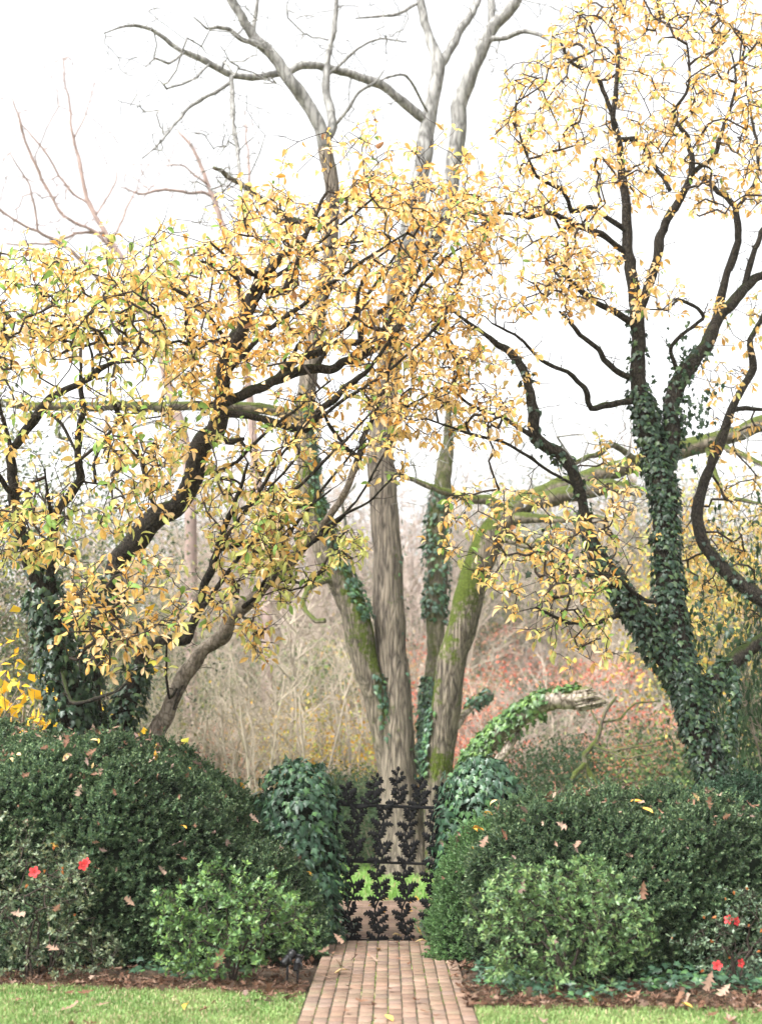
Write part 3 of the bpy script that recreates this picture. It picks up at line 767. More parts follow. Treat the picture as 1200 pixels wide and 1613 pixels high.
def build_left_main():
    T = Tree(); rng = np.random.default_rng(51)
    t1 = T.limb([(148, 1185, 40), (142, 1120, 36), (143, 1053, 34), (158, 987, 33), (171, 930, 32), (188, 885, 32), (220, 850, 33), (248, 816, 33), (283, 795, 32), (302, 750, 32), (316, 708, 32), (340, 672, 30), (351, 633, 26), (349, 593, 24), (363, 551, 26), (374, 519, 25), (388, 490, 22), (398, 464, 19), (424, 428, 15), (446, 401, 12), (478, 380, 8), (500, 335, 6), (517, 300, 4)], 15.0, 15.3, MB_, 'trunk', 14, .16)
    l6 = T.limb([(178, 1180, 30), (200, 1110, 30), (215, 1060, 26), (228, 1024, 20), (258, 1008, 18), (295, 1010, 18), (311, 978, 15), (320, 930, 14), (340, 870, 13), (356, 822, 9), (380, 770, 6), (392, 730, 4)], 14.4, 15.1, MB_, 'trunk', 12)
    for pts, y1 in [
        ([(398, 464, 13), (404, 436, 12), (393, 432, 10), (379, 420, 8), (357, 401, 5), (330, 380, 3)], 14.4),
        ([(432, 470, 11), (448, 457, 13), (467, 415, 11), (480, 399, 9), (507, 391, 7), (536, 386, 5), (580, 380, 3)], 15.2),
        ([(358, 652, 14), (392, 653, 13), (440, 663, 13), (468, 671, 13), (484, 668, 13), (500, 648, 12), (521, 630, 11), (540, 614, 10), (570, 592, 8), (598, 558, 6), (625, 520, 4)], 14.6),
        ([(354, 640, 18), (381, 624, 17), (413, 607, 16), (446, 591, 16), (494, 585, 16), (521, 587, 15), (542, 575, 13), (568, 564, 13), (598, 548, 11), (632, 508, 10), (656, 455, 7), (702, 408, 5), (735, 385, 3)], 15.6),
        ([(432, 592, 13), (467, 567, 13), (500, 555, 12), (517, 539, 11), (564, 533, 11), (574, 514, 9), (600, 485, 8), (648, 440, 6), (692, 398, 4)], 15.8),
        ([(404, 440, 7), (440, 412, 7), (470, 380, 5), (520, 330, 4), (560, 300, 3)], 15.4),
        ([(565, 535, 7), (563, 495, 6), (566, 455, 6), (585, 420, 5), (600, 402, 3)], 15.2),
        ([(437, 590, 6), (452, 555, 5), (447, 525, 4), (455, 500, 3)], 15.0),
        ([(357, 545, 8), (352, 536, 8), (325, 543, 7), (305, 549, 6), (280, 538, 5), (240, 545, 3)], 14.2),
        ([(246, 816, 8), (243, 800, 9), (233, 755, 9), (221, 720, 8), (204, 682, 7), (188, 652, 7), (183, 640, 6)], 14.4),
        ([(188, 658, 5), (166, 695, 6), (152, 735, 6), (149, 760, 5)], 14.2),
        ([(345, 865, 8), (390, 850, 7), (450, 802, 6), (492, 792, 4), (520, 770, 3)], 14.2),
        ([(360, 815, 5), (400, 790, 5), (440, 752, 4), (470, 720, 3)], 14.0),
        ([(340, 690, 12), (362, 694, 10), (384, 690, 6)], 14.8),
        ([(376, 695, 5), (395, 715, 4), (410, 750, 3)], 14.6),
        ([(446, 590, 8), (470, 548, 7), (503, 500, 6), (530, 442, 5), (562, 388, 3)], 15.3),
        ([(496, 584, 8), (530, 532, 7), (574, 474, 6), (622, 402, 4), (650, 350, 3)], 15.9),
        ([(545, 574, 8), (600, 522, 7), (648, 446, 5), (684, 362, 4), (715, 320, 3)], 15.2),
        ([(322, 925, 8), (352, 852, 7), (398, 792, 6), (440, 722, 5), (482, 660, 3)], 14.0),
        ([(313, 975, 8), (370, 884, 7), (432, 804, 6), (520, 722, 5), (584, 648, 3)], 13.9),
        ([(375, 518, 9), (420, 452, 8), (482, 402, 6), (560, 338, 4), (600, 300, 3)], 14.6),
        ([(350, 592, 9), (420, 522, 8), (482, 474, 7), (562, 420, 5), (640, 368, 3)], 14.4),
        ([(484, 668, 7), (530, 640, 6), (590, 600, 5), (660, 540, 4), (700, 500, 3)], 14.4),
        ([(302, 750, 8), (350, 742, 7), (400, 700, 6), (470, 640, 4), (520, 600, 3)], 14.2),
        ([(388, 490, 8), (372, 440, 7), (335, 415, 5), (300, 408, 3)], 14.8),
        ([(362, 551, 8), (330, 500, 7), (290, 465, 6), (240, 440, 5), (200, 430, 3)], 14.4),
        ([(225, 1030, 5), (190, 1010, 4), (110, 1035, 3)], 13.4)]:
        T.limb(pts, y1, None, MB_, 'limb', 8, .16)
    root = empty('magnolia_tree', P(160, 1185, 15.2) * [1, 1, 0], 'dark mossy magnolia leaning right across the frame, crown of golden leaves', 'tree', 'magnolias in autumn leaf')
    T.emit(root)
    regs = [
        ([(250, 400), (330, 380), (375, 310), (430, 295), (500, 320), (560, 275), (610, 280), (650, 285), (740, 290), (790, 335), (770, 400), (720, 480), (680, 560), (600, 590), (480, 560), (400, 600), (330, 640), (250, 600)], 470, 15.1, .9, PAL_Y),
        ([(530, 195), (600, 205), (740, 270), (700, 330), (560, 320)], 24, 15.4, .8, PAL_Y),
        ([(330, 300), (440, 240), (560, 170), (740, 220), (820, 300), (780, 340), (560, 270), (370, 320)], 14, 15.2, .8, PAL_Y),
        ([(250, 600), (340, 640), (420, 640), (500, 700), (470, 800), (380, 880), (330, 830), (260, 760)], 65, 14.4, .6, PAL_G),
        ([(560, 480), (740, 470), (770, 600), (640, 690), (560, 620)], 70, 15.4, .6, PAL_Y),
        ([(320, 780), (480, 760), (440, 880), (370, 960), (320, 1000)], 55, 14.2, .5, PAL_L),
        ([(110, 880), (260, 860), (300, 930), (280, 1050), (150, 1060), (90, 980)], 62, 13.0, .5, PAL_P)]
    finish_magnolia(T, root, regs, rng, (.055, .12), 420, 300,
                    [(t1['p'][fade(t1, 900)], t1['r'][fade(t1, 900)], 420, (.04, .09), (.01, .09)), (l6['p'][fade(l6, 1035)], l6['r'][fade(l6, 1035)] + .03, 640, (.04, .09), (.01, .08))])
def build_left_far():
    T = Tree(); rng = np.random.default_rng(61)
    a = T.limb([(122, 1190, 40), (112, 1120, 38), (92, 1030, 30), (75, 950, 24), (58, 915, 22), (43, 869, 20), (29, 805, 18), (23, 735, 15), (20, 708, 14), (36, 682, 15), (59, 655, 14), (80, 628, 13), (107, 615, 11), (131, 599, 10), (149, 585, 10), (171, 576, 7), (205, 565, 4)], 13.4, 15.0, MB_, 'trunk', 12)
    b = T.limb([(104, 1090, 24), (88, 1000, 22), (78, 928, 20), (80, 880, 19), (84, 845, 18), (90, 805, 14), (116, 775, 13), (125, 730, 12), (133, 675, 12), (131, 650, 10), (126, 615, 7), (130, 580, 5)], 13.8, None, MB_, 'trunk', 12)
    for pts, y1 in [
        ([(40, 830, 8), (30, 800, 8), (14, 775, 8), (0, 752, 8), (-30, 700, 6), (-90, 640, 3)], 13.0),
        ([(20, 712, 8), (10, 675, 7), (1, 645, 6), (-12, 600, 4), (-4, 540, 3)], 13.2),
        ([(143, 590, 5), (145, 560, 4), (140, 545, 3)], 13.6),
        ([(84, 845, 8), (80, 800, 7), (76, 775, 5), (70, 740, 3)], 13.6),
        ([(62, 640, 5), (95, 665, 5), (115, 700, 4), (126, 725, 4)], 13.6),
        ([(90, 1040, 7), (115, 1105, 7), (160, 1100, 6), (186, 1088, 4), (200, 1075, 3)], 13.0)]:
        T.limb(pts, y1, None, MB_, 'limb', 8, .16)
    root = empty('magnolia_tree', P(115, 1190, 15.0) * [1, 1, 0], 'leftmost magnolia, two thin forked stems in ivy, green and yellow leaves', 'tree', 'magnolias in autumn leaf')
    T.emit(root)
    regs = [
        ([(-40, 390), (160, 400), (260, 400), (270, 560), (150, 560), (-40, 600)], 200, 13.8, .9, (.19, .05, .13, .26, .25, .10, .01, .03)),
        ([(-40, 345), (120, 372), (330, 330), (330, 400), (-40, 400)], 9, 13.9, .8, (.19, .05, .13, .26, .25, .10, .01, .03)),
        ([(-40, 390), (-200, 450), (-220, 800), (-40, 790)], 60, 13.4, .8, PAL_G),
        ([(-40, 590), (140, 570), (270, 560), (260, 760), (180, 860), (60, 880), (-40, 800)], 85, 13.2, .6, PAL_G),
        ([(-40, 760), (60, 790), (100, 860), (40, 900), (-40, 880)], 22, 12.8, .4, PAL_G),
        ([(160, 690), (270, 680), (300, 800), (200, 850)], 22, 13.3, .4, PAL_P)]
    m1, m2 = fade(a, 780), fade(b, 800)
    finish_magnolia(T, root, regs, rng, (.055, .12), 260, 300,
                    [(a['p'][fade(a, 920)], a['r'][fade(a, 920)] + .05, 520, (.045, .10), (.01, .13)), (a['p'][m1], a['r'][m1], 130, (.05, .09), (.01, .06)), (b['p'][m2], b['r'][m2], 170, (.05, .09), (.01, .08))])
def build_left_slim():
    T = Tree(); rng = np.random.default_rng(71)
    T.limb([(244, 1172, 30), (266, 1125, 26), (288, 1072, 25), (307, 1046, 24), (327, 1018, 21), (360, 994, 23), (372, 968, 21), (418, 917, 18), (460, 884, 17), (500, 840, 13), (530, 795, 11), (556, 760, 11), (568, 735, 12)], 14.9, 15.2, MP_, 'trunk', 12, .1)
    T.limb([(566, 738, 12), (566, 714, 11), (574, 687, 9), (584, 668, 7), (602, 622, 6), (616, 570, 5), (642, 520, 3)], 15.0, None, MB_, 'limb', 8)
    for pts, y1 in [
        ([(566, 722, 7), (540, 700, 6), (520, 672, 6), (505, 640, 4), (470, 620, 3)], 14.4),
        ([(500, 840, 6), (540, 812, 5), (580, 790, 4), (625, 745, 3)], 14.4),
        ([(288, 1075, 5), (268, 1100, 4), (262, 1040, 4), (262, 1005, 3)], 14.6),
        ([(374, 966, 8), (400, 940, 6), (420, 900, 5), (440, 860, 4)], 14.4),
        ([(425, 912, 6), (470, 918, 5), (510, 905, 3)], 14.3),
        ([(372, 968, 5), (395, 975, 4), (405, 1000, 3)], 14.4),
        ([(420, 915, 7), (452, 850, 6), (500, 782, 5), (548, 722, 4), (580, 690, 3)], 14.4),
        ([(462, 882, 6), (520, 830, 6), (560, 790, 4), (620, 690, 3)], 14.6),
        ([(300, 1050, 3), (283, 1090, 4), (275, 1118, 3)], 15.0)]:
        T.limb(pts, y1, None, MB_, 'limb', 7)
    root = empty('magnolia_tree', P(244, 1172, 15.2) * [1, 1, 0], 'slender pale grey magnolia stem leaning right from behind the left hedge', 'tree', 'magnolias in autumn leaf')
    T.emit(root)
    regs = [([(400, 880), (520, 890), (500, 950), (410, 960)], 16, 14.2, .3, (.02, 0, .05, .22, .6, .1, 0, .01)),
            ([(510, 830), (590, 840), (580, 885), (520, 880)], 10, 14.2, .3, (.02, 0, .05, .2, .62, .1, 0, .01)),
            ([(370, 970), (440, 980), (430, 1060), (380, 1010)], 9, 14.1, .3, (.2, .1, .1, .3, .3, 0, 0, 0)),
            ([(430, 620), (640, 600), (640, 760), (500, 760)], 36, 14.6, .6, PAL_P),
            ([(430, 780), (500, 770), (480, 860), (400, 900)], 22, 14.2, .4, PAL_L)]
    finish_magnolia(T, root, regs, rng, (.055, .12), 130, 200, mat=MP_)
build_left_main(); build_left_far(); build_left_slim()

# ---- the big bare tree with several trunks beyond the gate
def build_big():
    T = Tree(); rng = np.random.default_rng(81); BB, TB, MM = MAT['bigbark'], MAT['topbark'], MAT['mossbark']; Y0 = 23.0
    t1 = T.limb([(640, 1388, 92), (634, 1330, 72), (630, 1270, 64), (627, 1200, 57), (622, 1100, 52), (615, 1000, 50), (610, 900, 47), (606, 800, 45), (600, 720, 43), (607, 650, 41), (612, 580, 38), (622, 500, 35), (638, 400, 32)], 23.2, Y0, BB, 'trunk', 26, .06, .35)
    up = T.limb([(638, 402, 32), (655, 320, 29), (668, 240, 27), (673, 195, 24), (689, 110, 22), (678, 62, 15), (660, 2, 13), (652, -60, 9)], 23.6, None, TB, 'trunk', 16, .08, .6)
    t4 = T.limb([(700, 1385, 64), (696, 1320, 54), (690, 1260, 46), (692, 1200, 45), (700, 1130, 46), (711, 1045, 46), (724, 1000, 46), (738, 940, 47), (757, 880, 47), (772, 845, 46), (800, 812, 42)], 22.2, 22.8, MAT['mossybig'], 'trunk', 26, .06, .35)
    t3 = T.limb([(618, 1245, 40), (603, 1150, 40), (590, 1090, 40), (576, 1045, 42), (566, 1000, 45), (555, 955, 44), (537, 910, 43), (514, 862, 41), (492, 790, 37), (481, 710, 34), (480, 640, 32)], 22.6, 23.1, MAT['mossybig'], 'trunk', 22, .06, .4)
    T.limb([(480, 645, 32), (492, 550, 27), (508, 460, 24), (521, 380, 22), (523, 300, 22), (513, 235, 24)], 22.4, None, BB, 'trunk', 18, .06, .4)
    t5 = T.limb([(682, 1390, 44), (676, 1280, 34), (674, 1190, 28), (680, 1090, 24), (686, 1030, 25), (686, 970, 29), (687, 910, 33), (689, 850, 35), (692, 790, 32), (703, 720, 22), (708, 660, 12), (700, 610, 6)], 24.0, 23.6, MM, 'trunk', 16, .10, .6)
    L = lambda pts, y1, m=TB, n=10: T.limb(pts, y1, None, m, 'limb', n, .1, .7)
    L([(640, 400, 28), (690, 360, 28), (716, 250, 25), (727, 155, 25), (750, 95, 22), (775, 45, 20), (814, -2, 18), (840, -50, 14)], 22.6, TB, 14)
    L([(775, 48, 12), (772, 0, 12), (765, -50, 9)], 23.0)
    L([(773, 66, 9), (798, 58, 8), (822, 49, 8), (865, 60, 6), (910, 95, 4), (930, 110, 2)], 21.6)
    L([(690, 112, 15), (708, 78, 15), (730, 40, 14), (752, -2, 12), (770, -50, 8)], 24.4)
    L([(661, 196, 16), (640, 165, 15), (602, 134, 15), (571, 122, 14), (540, 112, 13), (500, 102, 13), (475, 102, 13), (450, 113, 12), (410, 121, 12), (365, 117, 11), (325, 95, 10), (285, 80, 8), (240, 47, 6), (200, 40, 4), (165, 52, 2)], 21.2)
    L([(513, 238, 24), (505, 200, 22), (480, 155, 21), (450, 118, 20), (425, 80, 18), (395, 50, 16), (370, 12, 14), (345, -30, 11)], 21.8, TB, 12)
    L([(515, 225, 16), (525, 200, 15), (513, 150, 13), (516, 110, 11), (522, 70, 9), (526, 30, 8), (531, -20, 6)], 23.0)
    L([(424, 82, 12), (403, 70, 11), (380, 60, 9), (362, 44, 8), (343, 40, 6), (325, 45, 4), (305, 27, 2)], 21.4)
    L([(405, 52, 7), (403, 20, 6), (410, -20, 4)], 22.0)
    L([(360, 118, 6), (366, 150, 8), (369, 200, 8), (373, 240, 7), (377, 280, 5)], 20.8)
    L([(360, 128, 6), (340, 145, 6), (311, 160, 6), (290, 178, 5), (265, 208, 4), (245, 232, 3), (225, 250, 2)], 20.6)
    L([(488, 362, 12), (460, 345, 12), (425, 326, 10), (398, 305, 9), (370, 286, 8), (350, 270, 7), (337, 262, 6)], 20.4, MAT['mossbark'])
    L([(533, 200, 6), (548, 175, 6), (566, 145, 5), (590, 128, 4), (605, 110, 2)], 22.4)
    L([(518, 120, 5), (545, 95, 5), (570, 75, 4), (600, 60, 3), (640, 66, 2)], 22.6)
    L([(290, 82, 4), (265, 100, 4), (245, 92, 3), (230, 105, 2)], 20.8)
    L([(330, 97, 4), (300, 128, 4), (262, 140, 3)], 20.4)
    L([(660, 4, 5), (625, 22, 5), (600, 25, 4), (560, 30, 2)], 23.2)
    L([(672, 180, 4), (640, 120, 4), (610, 122, 4), (598, 128, 2)], 22.0)
    # heavy mossy limbs
    L([(480, 660, 20), (440, 648, 18), (400, 642, 18), (330, 640, 17), (250, 640, 17), (170, 638, 16), (107, 641, 16), (40, 638, 14), (-30, 632, 12), (-130, 610, 9), (-220, 600, 4)], 20.5, MM, 12)
    L([(110, 642, 9), (93, 662, 8), (92, 685, 7), (109, 692, 6)], 20.3, MM, 8)
    L([(788, 822, 40), (815, 798, 36), (850, 782, 32), (900, 762, 30), (960, 742, 30), (1030, 722, 29), (1093, 705, 28), (1147, 688, 26), (1205, 668, 24), (1270, 645, 20), (1380, 620, 14), (1470, 570, 9), (1560, 540, 4)], 20.2, MM, 14)
    L([(830, 795, 26), (872, 784, 28), (920, 772, 27), (955, 766, 24), (990, 772, 20), (1006, 778, 15)], 20.4, MM, 12)
    L([(800, 818, 24), (840, 815, 16), (880, 818, 12), (930, 812, 8), (960, 820, 4)], 20.6, MM)
    L([(1125, 700, 10), (1147, 710, 10), (1173, 719, 9), (1205, 735, 7), (1240, 770, 5)], 19.4, MM)
    L([(1115, 720, 9), (1125, 750, 9), (1140, 780, 8), (1175, 790, 6), (1220, 800, 4)], 19.6, MM)
    L([(1000, 730, 12), (970, 700, 10), (940, 715, 9), (905, 728, 8)], 19.6, MM)
    L([(800, 812, 22), (770, 788, 18), (740, 786, 14), (700, 773, 12), (650, 755, 9), (605, 745, 5)], 21.8, MM)
    L([(780, 840, 16), (830, 860, 12), (855, 850, 10), (905, 855, 8)], 21.4, MM)
    L([(535, 912, 10), (510, 914, 10), (490, 926, 9), (477, 948, 9), (484, 964, 8), (498, 976, 8), (513, 978, 8)], 21.6, MM, 9)
    L([(535, 860, 6), (545, 830, 5), (540, 790, 4), (560, 760, 3)], 22.0)
    L([(708, 1160, 10), (718, 1145, 12), (732, 1121, 12), (754, 1104, 13), (771, 1090, 12)], 23.4, MAT['deadwood'], 9)
    stub = T.limbs[-1]
    root = empty('bare_tree', (P(655, 1385, Y0) * [1, 1, 0]), 'huge grey tree with several mossy trunks standing beyond the iron gate', 'tree')
    T.emit(root)
    # bare twigs at the ends of the high limbs
    A = []
    for poly, n, Yc, sp in [([(150, 10), (420, 0), (480, 200), (350, 300), (200, 230)], 85, 21, .7), ([(420, -20), (660, -20), (640, 180), (540, 210), (470, 100)], 65, 22.8, .7),
                            ([(690, -20), (900, -20), (900, 110), (760, 160), (720, 60)], 40, 22.8, .7), ([(860, 640), (1220, 600), (1220, 850), (1000, 860), (860, 760)], 70, 19.8, .5),
                            ([(-20, 620), (330, 620), (330, 720), (-20, 700)], 45, 20.6, .5), ([(560, 300), (780, 280), (760, 380), (600, 420)], 14, 23, .6), ([(240, 240), (420, 260), (360, 380), (300, 360)], 26, 20.6, .4),
                            ([(600, 650), (840, 650), (840, 830), (640, 820)], 30, 21.4, .5)]:
        A += [P(u, v, Yc + rng.normal(0, sp)) for u, v in in_poly(poly, int(n * 2.0), rng)]
    arr, rad, ch, tips, base = grow(limb_nodes(T, .30), np.array(A), rng, .22, .13, .03, .0052)
    mb = MB(); twig_mesh(mb, arr, rad, ch, base, .04)
    for i in rng.choice(np.arange(base, len(arr)), 300):
        Lh = rng.uniform(.15, .5); d = rnd_unit(1, rng)[0]; t = np.linspace(0, 1, 4)[:, None]
        V, F = tube(arr[i] + d * t * Lh + rng.normal(0, .02, (4, 3)) * t, np.linspace(.006, .003, 4), 3, False); mb.add(V, F)
    link('twigs', mb.mesh('twigs', TB, origin=org(root)), root, 'stuff')
    Si = Scatter()
    def stretch(Lm, a, b, dens, side=None, sz=(.06, .1), of=(.01, .08)):
        m = fade(Lm, a) & ~fade(Lm, b); ivy_on(Si, Lm['p'][m], Lm['r'][m], dens, rng, sz, of, side)
    stretch(t5, 770, 990, 200); stretch(t5, 920, 980, 260); stretch(t5, 1060, 1230, 420, (-.8, -.6, 0)); stretch(t4, 1110, 1230, 130, (-1.6, -.3, 0)); stretch(t3, 1060, 1180, 90, (.9, -.6, 0)); stretch(t3, 620, 980, 110, (.9, -.6, .3)); stretch(t1, 700, 1240, 6, (1.3, -.2, 0), (.05, .08))
    m = fade(stub, 1060) & ~fade(stub, 1118); ivy_on(Si, stub['p'][m], stub['r'][m], 420, rng, (.06, .1), (.01, .07))
    Si.emit(root, IVY_MID, MAT['ivy'], 'ivy_leaf', 'ivy', 300)
build_big()

# ---- the broken, ivy-covered leaning trunk
def build_broken():
    rng = np.random.default_rng(91); T = Tree(); Y = 21.0
    a = T.limb([(728, 1290, 30), (736, 1222, 32), (766, 1176, 33), (806, 1140, 33), (841, 1117, 33), (873, 1106, 33), (905, 1102, 33), (928, 1101, 33)], 20.2, Y, MAT['deadwood'], 'trunk', 20, .22, .8)
    root = empty('fallen_tree', P(728, 1290, Y) * [1, 1, 0], 'broken dead trunk leaning to the right, its back covered in bright ivy', 'fallen tree')
    T.emit(root)
    # splintered end: ring of shards round a hollow
    tip = a['p'][-1]; d = norm(a['p'][-1] - a['p'][-3]); r = a['r'][-1]; u_ = norm(np.cross(d, [0, 0, 1])); v_ = np.cross(u_, d); mb = MB()
    for k in range(46):
        an = k / 23 * 6.283 + rng.normal(0, .1); ring = rng.uniform(.55, .98); o = tip - d * .06 + (u_ * math.cos(an) + v_ * math.sin(an)) * r * ring; Lk = rng.uniform(.05, .20) * (1.2 - .5 * math.sin(an))
        V, F = tube(np.array([o - d * .12, o + d * Lk * .6, o + d * Lk + rng.normal(0, .015, 3)]), np.array([.034, .03, .012]) * rng.uniform(.7, 1.2), 5); mb.add(V, F)
    link('splintered_end', mb.mesh('splintered_end', MAT['deadwood'], False, org(root)), root)
    sp = spline(np.array([P(778, 1205, 20.6), P(792, 1188, 20.5), P(806, 1170, 20.5), P(820, 1150, 20.5)]), 4); V, F = tube(sp, np.linspace(.07, .04, len(sp)), 7, True, .3)
    link('torn_strip', make_mesh('torn_strip', V - org(root), F, MAT['deadwood']), root)
    Si = Scatter(); m = np.arange(len(a['p'])) < len(a['p']) * .70
    ivy_on(Si, a['p'][m], a['r'][m], 480, rng, (.065, .11), (.01, .08), (-.35, -.35, .8)); ivy_on(Si, a['p'][m], a['r'][m], 110, rng, (.06, .1), (.01, .1)); ivy_on(Si, a['p'][:-4], a['r'][:-4], 150, rng, (.06, .1), (.01, .06), (-.2, -.1, 1.4))
    Si.emit(root, IVY_BRIGHT, MAT['ivy'], 'ivy_leaf', 'ivy', 300)
    # moss and ivy mound at its foot
build_broken()
def build_mossy_small():
    T = Tree(); MM = MAT['mossbark']
    T.limb([(940, 1262, 14), (936, 1236, 13), (925, 1208, 10), (922, 1192, 8), (934, 1177, 7), (946, 1156, 7), (949, 1137, 5), (958, 1115, 4), (972, 1096, 3)], 22.2, 22.0, MM, 'trunk', 10)
    for pts, y in [([(921, 1204, 8), (914, 1212, 8), (903, 1216, 8), (900, 1228, 6)], 21.6), ([(938, 1175, 5), (958, 1184, 5), (985, 1180, 4), (1030, 1172, 3)], 21.6), ([(949, 1140, 4), (975, 1130, 4), (1000, 1110, 3), (1035, 1105, 2)], 22.5), ([(947, 1150, 4), (930, 1120, 3), (935, 1090, 2)], 22.4), ([(960, 1184, 4), (985, 1195, 4), (1030, 1188, 3)], 21.4)]:
        T.limb(pts, y, None, MM, 'limb', 7)
    root = empty('mossy_sapling', P(940, 1262, 22.0) * [1, 1, 0], 'small crooked bare sapling with bright moss, just over the right hedge', 'tree'); T.emit(root)
build_mossy_small()

# ================================================================== HEDGES, PIERS, GATE, SHRUBS
def t_sprig(cols, rng):
    """a shoot of small boxwood leaves"""
    mb = MB(); k = 10
    for i in range(k):
        t = .12 + .88 * i / (k - 1); az = i * 2.4 + rng.normal(0, .3); el = .35 + .75 * t
        x = np.array([math.sin(el), math.cos(az) * math.cos(el), math.sin(az) * math.cos(el)]); z = np.array([.8, -x[1], -x[2]]) + rng.normal(0, .25, 3)
        M = frames(x[None], z[None])[0]; V, F, e, tt = t_flat(.55)
        s = rng.uniform(.34, .48); mb.add(V @ (M * s).T + np.array([t * .75, 0, 0]), F, np.array(cols[i % len(cols)]) * rng.uniform(.75, 1.25))
    return np.concatenate(mb.V), [np.concatenate(f) for f in mb.F.values()], np.clip(np.concatenate(mb.C), 0, 1)

FALL = []                                                    # where fallen leaves can lie: (points, normals, key)
def hedge(st, cols, label, dens, rng, cat='hedge', size=(.05, .09), lump=.15, group=None, name='clipped_hedge', py=.5, nth=44):
    st = np.array(st, float); xs = np.linspace(st[0, 0], st[-1, 0], int((st[-1, 0] - st[0, 0]) / .07) + 2)
    h = np.interp(xs, st[:, 0], st[:, 1]); yf = np.interp(xs, st[:, 0], st[:, 2]); yb = np.interp(xs, st[:, 0], st[:, 3])
    a = np.linspace(0, math.pi, nth); ca, sa = np.cos(a), np.sin(a)
    ym, dy = (yf + yb) / 2, (yb - yf) / 2
    Yg = ym[:, None] - dy[:, None] * np.sign(ca) * np.abs(ca) ** py; Zg = h[:, None] * np.abs(sa) ** (py * .9)
    G = np.stack([np.tile(xs[:, None], (1, nth)), Yg, Zg], -1)
    def nrm(G):
        n = np.cross(np.gradient(G, axis=0), np.gradient(G, axis=1)); n = norm(n)
        return n * np.sign(np.sum(n * (G - np.stack([xs, ym, h * .35], -1)[:, None]), -1, keepdims=True))
    N = nrm(G); G = G + N * (lump * (1.2 * vnoise(G, 1.7) + .8 * vnoise(G, 3.6) + .4 * vnoise(G, 8)))[..., None]
    G[..., 2] = np.maximum(G[..., 2], -.02); N = nrm(G)
    root = empty(name, (float(xs.mean()), float(ym.mean()), 0), label, cat, group)
    i = np.arange(len(xs) - 1)[:, None] * nth; j = np.arange(nth - 1)[None]
    F = np.stack([i + j, i + nth + j, i + nth + j + 1, i + j + 1], -1).reshape(-1, 4)
    link('leaf_shade_core', make_mesh('leaf_shade_core', (G - N * .05).reshape(-1, 3) - org(root), [F], MAT['core']), root)  # solid dark shell under the leaves, inner shade painted into its colour
    ar = np.linalg.norm(np.cross(G[1:, :-1] - G[:-1, :-1], G[:-1, 1:] - G[:-1, :-1]), axis=-1)
    front = N[:-1, :-1, 1] < .55; pr = (ar * np.where(front, 1, .25)).ravel(); n = int(pr.sum() * dens)
    k = rng.choice(len(pr), n, p=pr / pr.sum()); ii, jj = k // (nth - 1), k % (nth - 1); u, v = rng.random((2, n, 1))
    p = G[ii, jj] * (1 - u) * (1 - v) + G[ii + 1, jj] * u * (1 - v) + G[ii, jj + 1] * (1 - u) * v + G[ii + 1, jj + 1] * u * v; nn = N[ii, jj]
    hole = vnoise(p, 5.5); keep = (hole > -.5) | (rng.random(n) < .45); p, nn = p[keep], nn[keep]; n = len(p)
    tp = [t_sprig(cols, rng) for _ in range(6)]; mb = MB()
    x = nn + np.array([0, 0, .55]) + rng.normal(0, .42, (n, 3)); M = frames(x, rnd_unit(n, rng)); s = rng.uniform(*size, n)
    p = p + nn * (rng.uniform(-.055, .02, n) + .02 * vnoise(p, 12))[:, None]; kk = rng.integers(0, 6, n)
    for t, (V, F, C) in enumerate(tp):
        m = kk == t; W = np.einsum('nij,vj->nvi', M[m] * s[m][:, None, None], V) + (p[m] - org(root))[:, None]; q = len(W)
        tone = (.78 + .36 * rng.random((q, 1, 1))) * (1 + .32 * vnoise(p[m], 2.2))[:, None, None]
        mb.add(W.reshape(-1, 3), [(f[None] + (np.arange(q) * len(V))[:, None, None]).reshape(-1, f.shape[1]) for f in F], np.clip(C[None] * tone, 0, 1).reshape(-1, 3))
    g = rng.choice(len(p), int(len(p) * .035))                # stray shoots that escaped the shears
    for i in g:
        L = rng.uniform(.05, .16); d = norm(nn[i] + rng.normal(0, .5, 3) + [0, 0, .6])
        for t in np.arange(.3, 1.01, .35):
            V, F, C = tp[rng.integers(6)]; Mx = frames((d + rng.normal(0, .2, 3))[None], rnd_unit(1, rng))[0]; mb.add(V @ (Mx * rng.uniform(.045, .07)).T + p[i] + d * L * t - org(root), F, np.clip(C * rng.uniform(1.1, 1.6), 0, 1))
    link('leaves', mb.mesh('leaves', MAT['hedge']), root, 'stuff')
    return dict(p=p, n=nn, root=root)

rh = np.random.default_rng(101)
DKG = [(.044, .086, .042), (.057, .106, .050), (.033, .066, .034), (.076, .130, .060), (.112, .160, .074)]
LTG = [(.065, .135, .045), (.08, .16, .055), (.05, .11, .04), (.11, .19, .07)]
zt = lambda v, D: 1.6 - (v - 1210) * D / FPX
xu = lambda u, D: (u - 600) * D / FPX
HL = hedge([(xu(u, 13.3), max(zt(v, 13.4) - .09, .15), f, b) for u, v, f, b in [(-330, 1190, 12.7, 14.6), (-100, 1160, 12.4, 14.6), (0, 1158, 12.3, 14.7), (100, 1165, 12.3, 14.7), (200, 1172, 12.35, 14.7), (250, 1180, 12.4, 14.7), (320, 1205, 12.5, 14.6), (380, 1258, 12.6, 14.5), (430, 1322, 12.75, 14.3), (462, 1390, 12.9, 14.1), (486, 1470, 13.1, 13.9)]],
           DKG, 'large dark green clipped hedge left of the gate, littered with fallen leaves', 1350, rh)
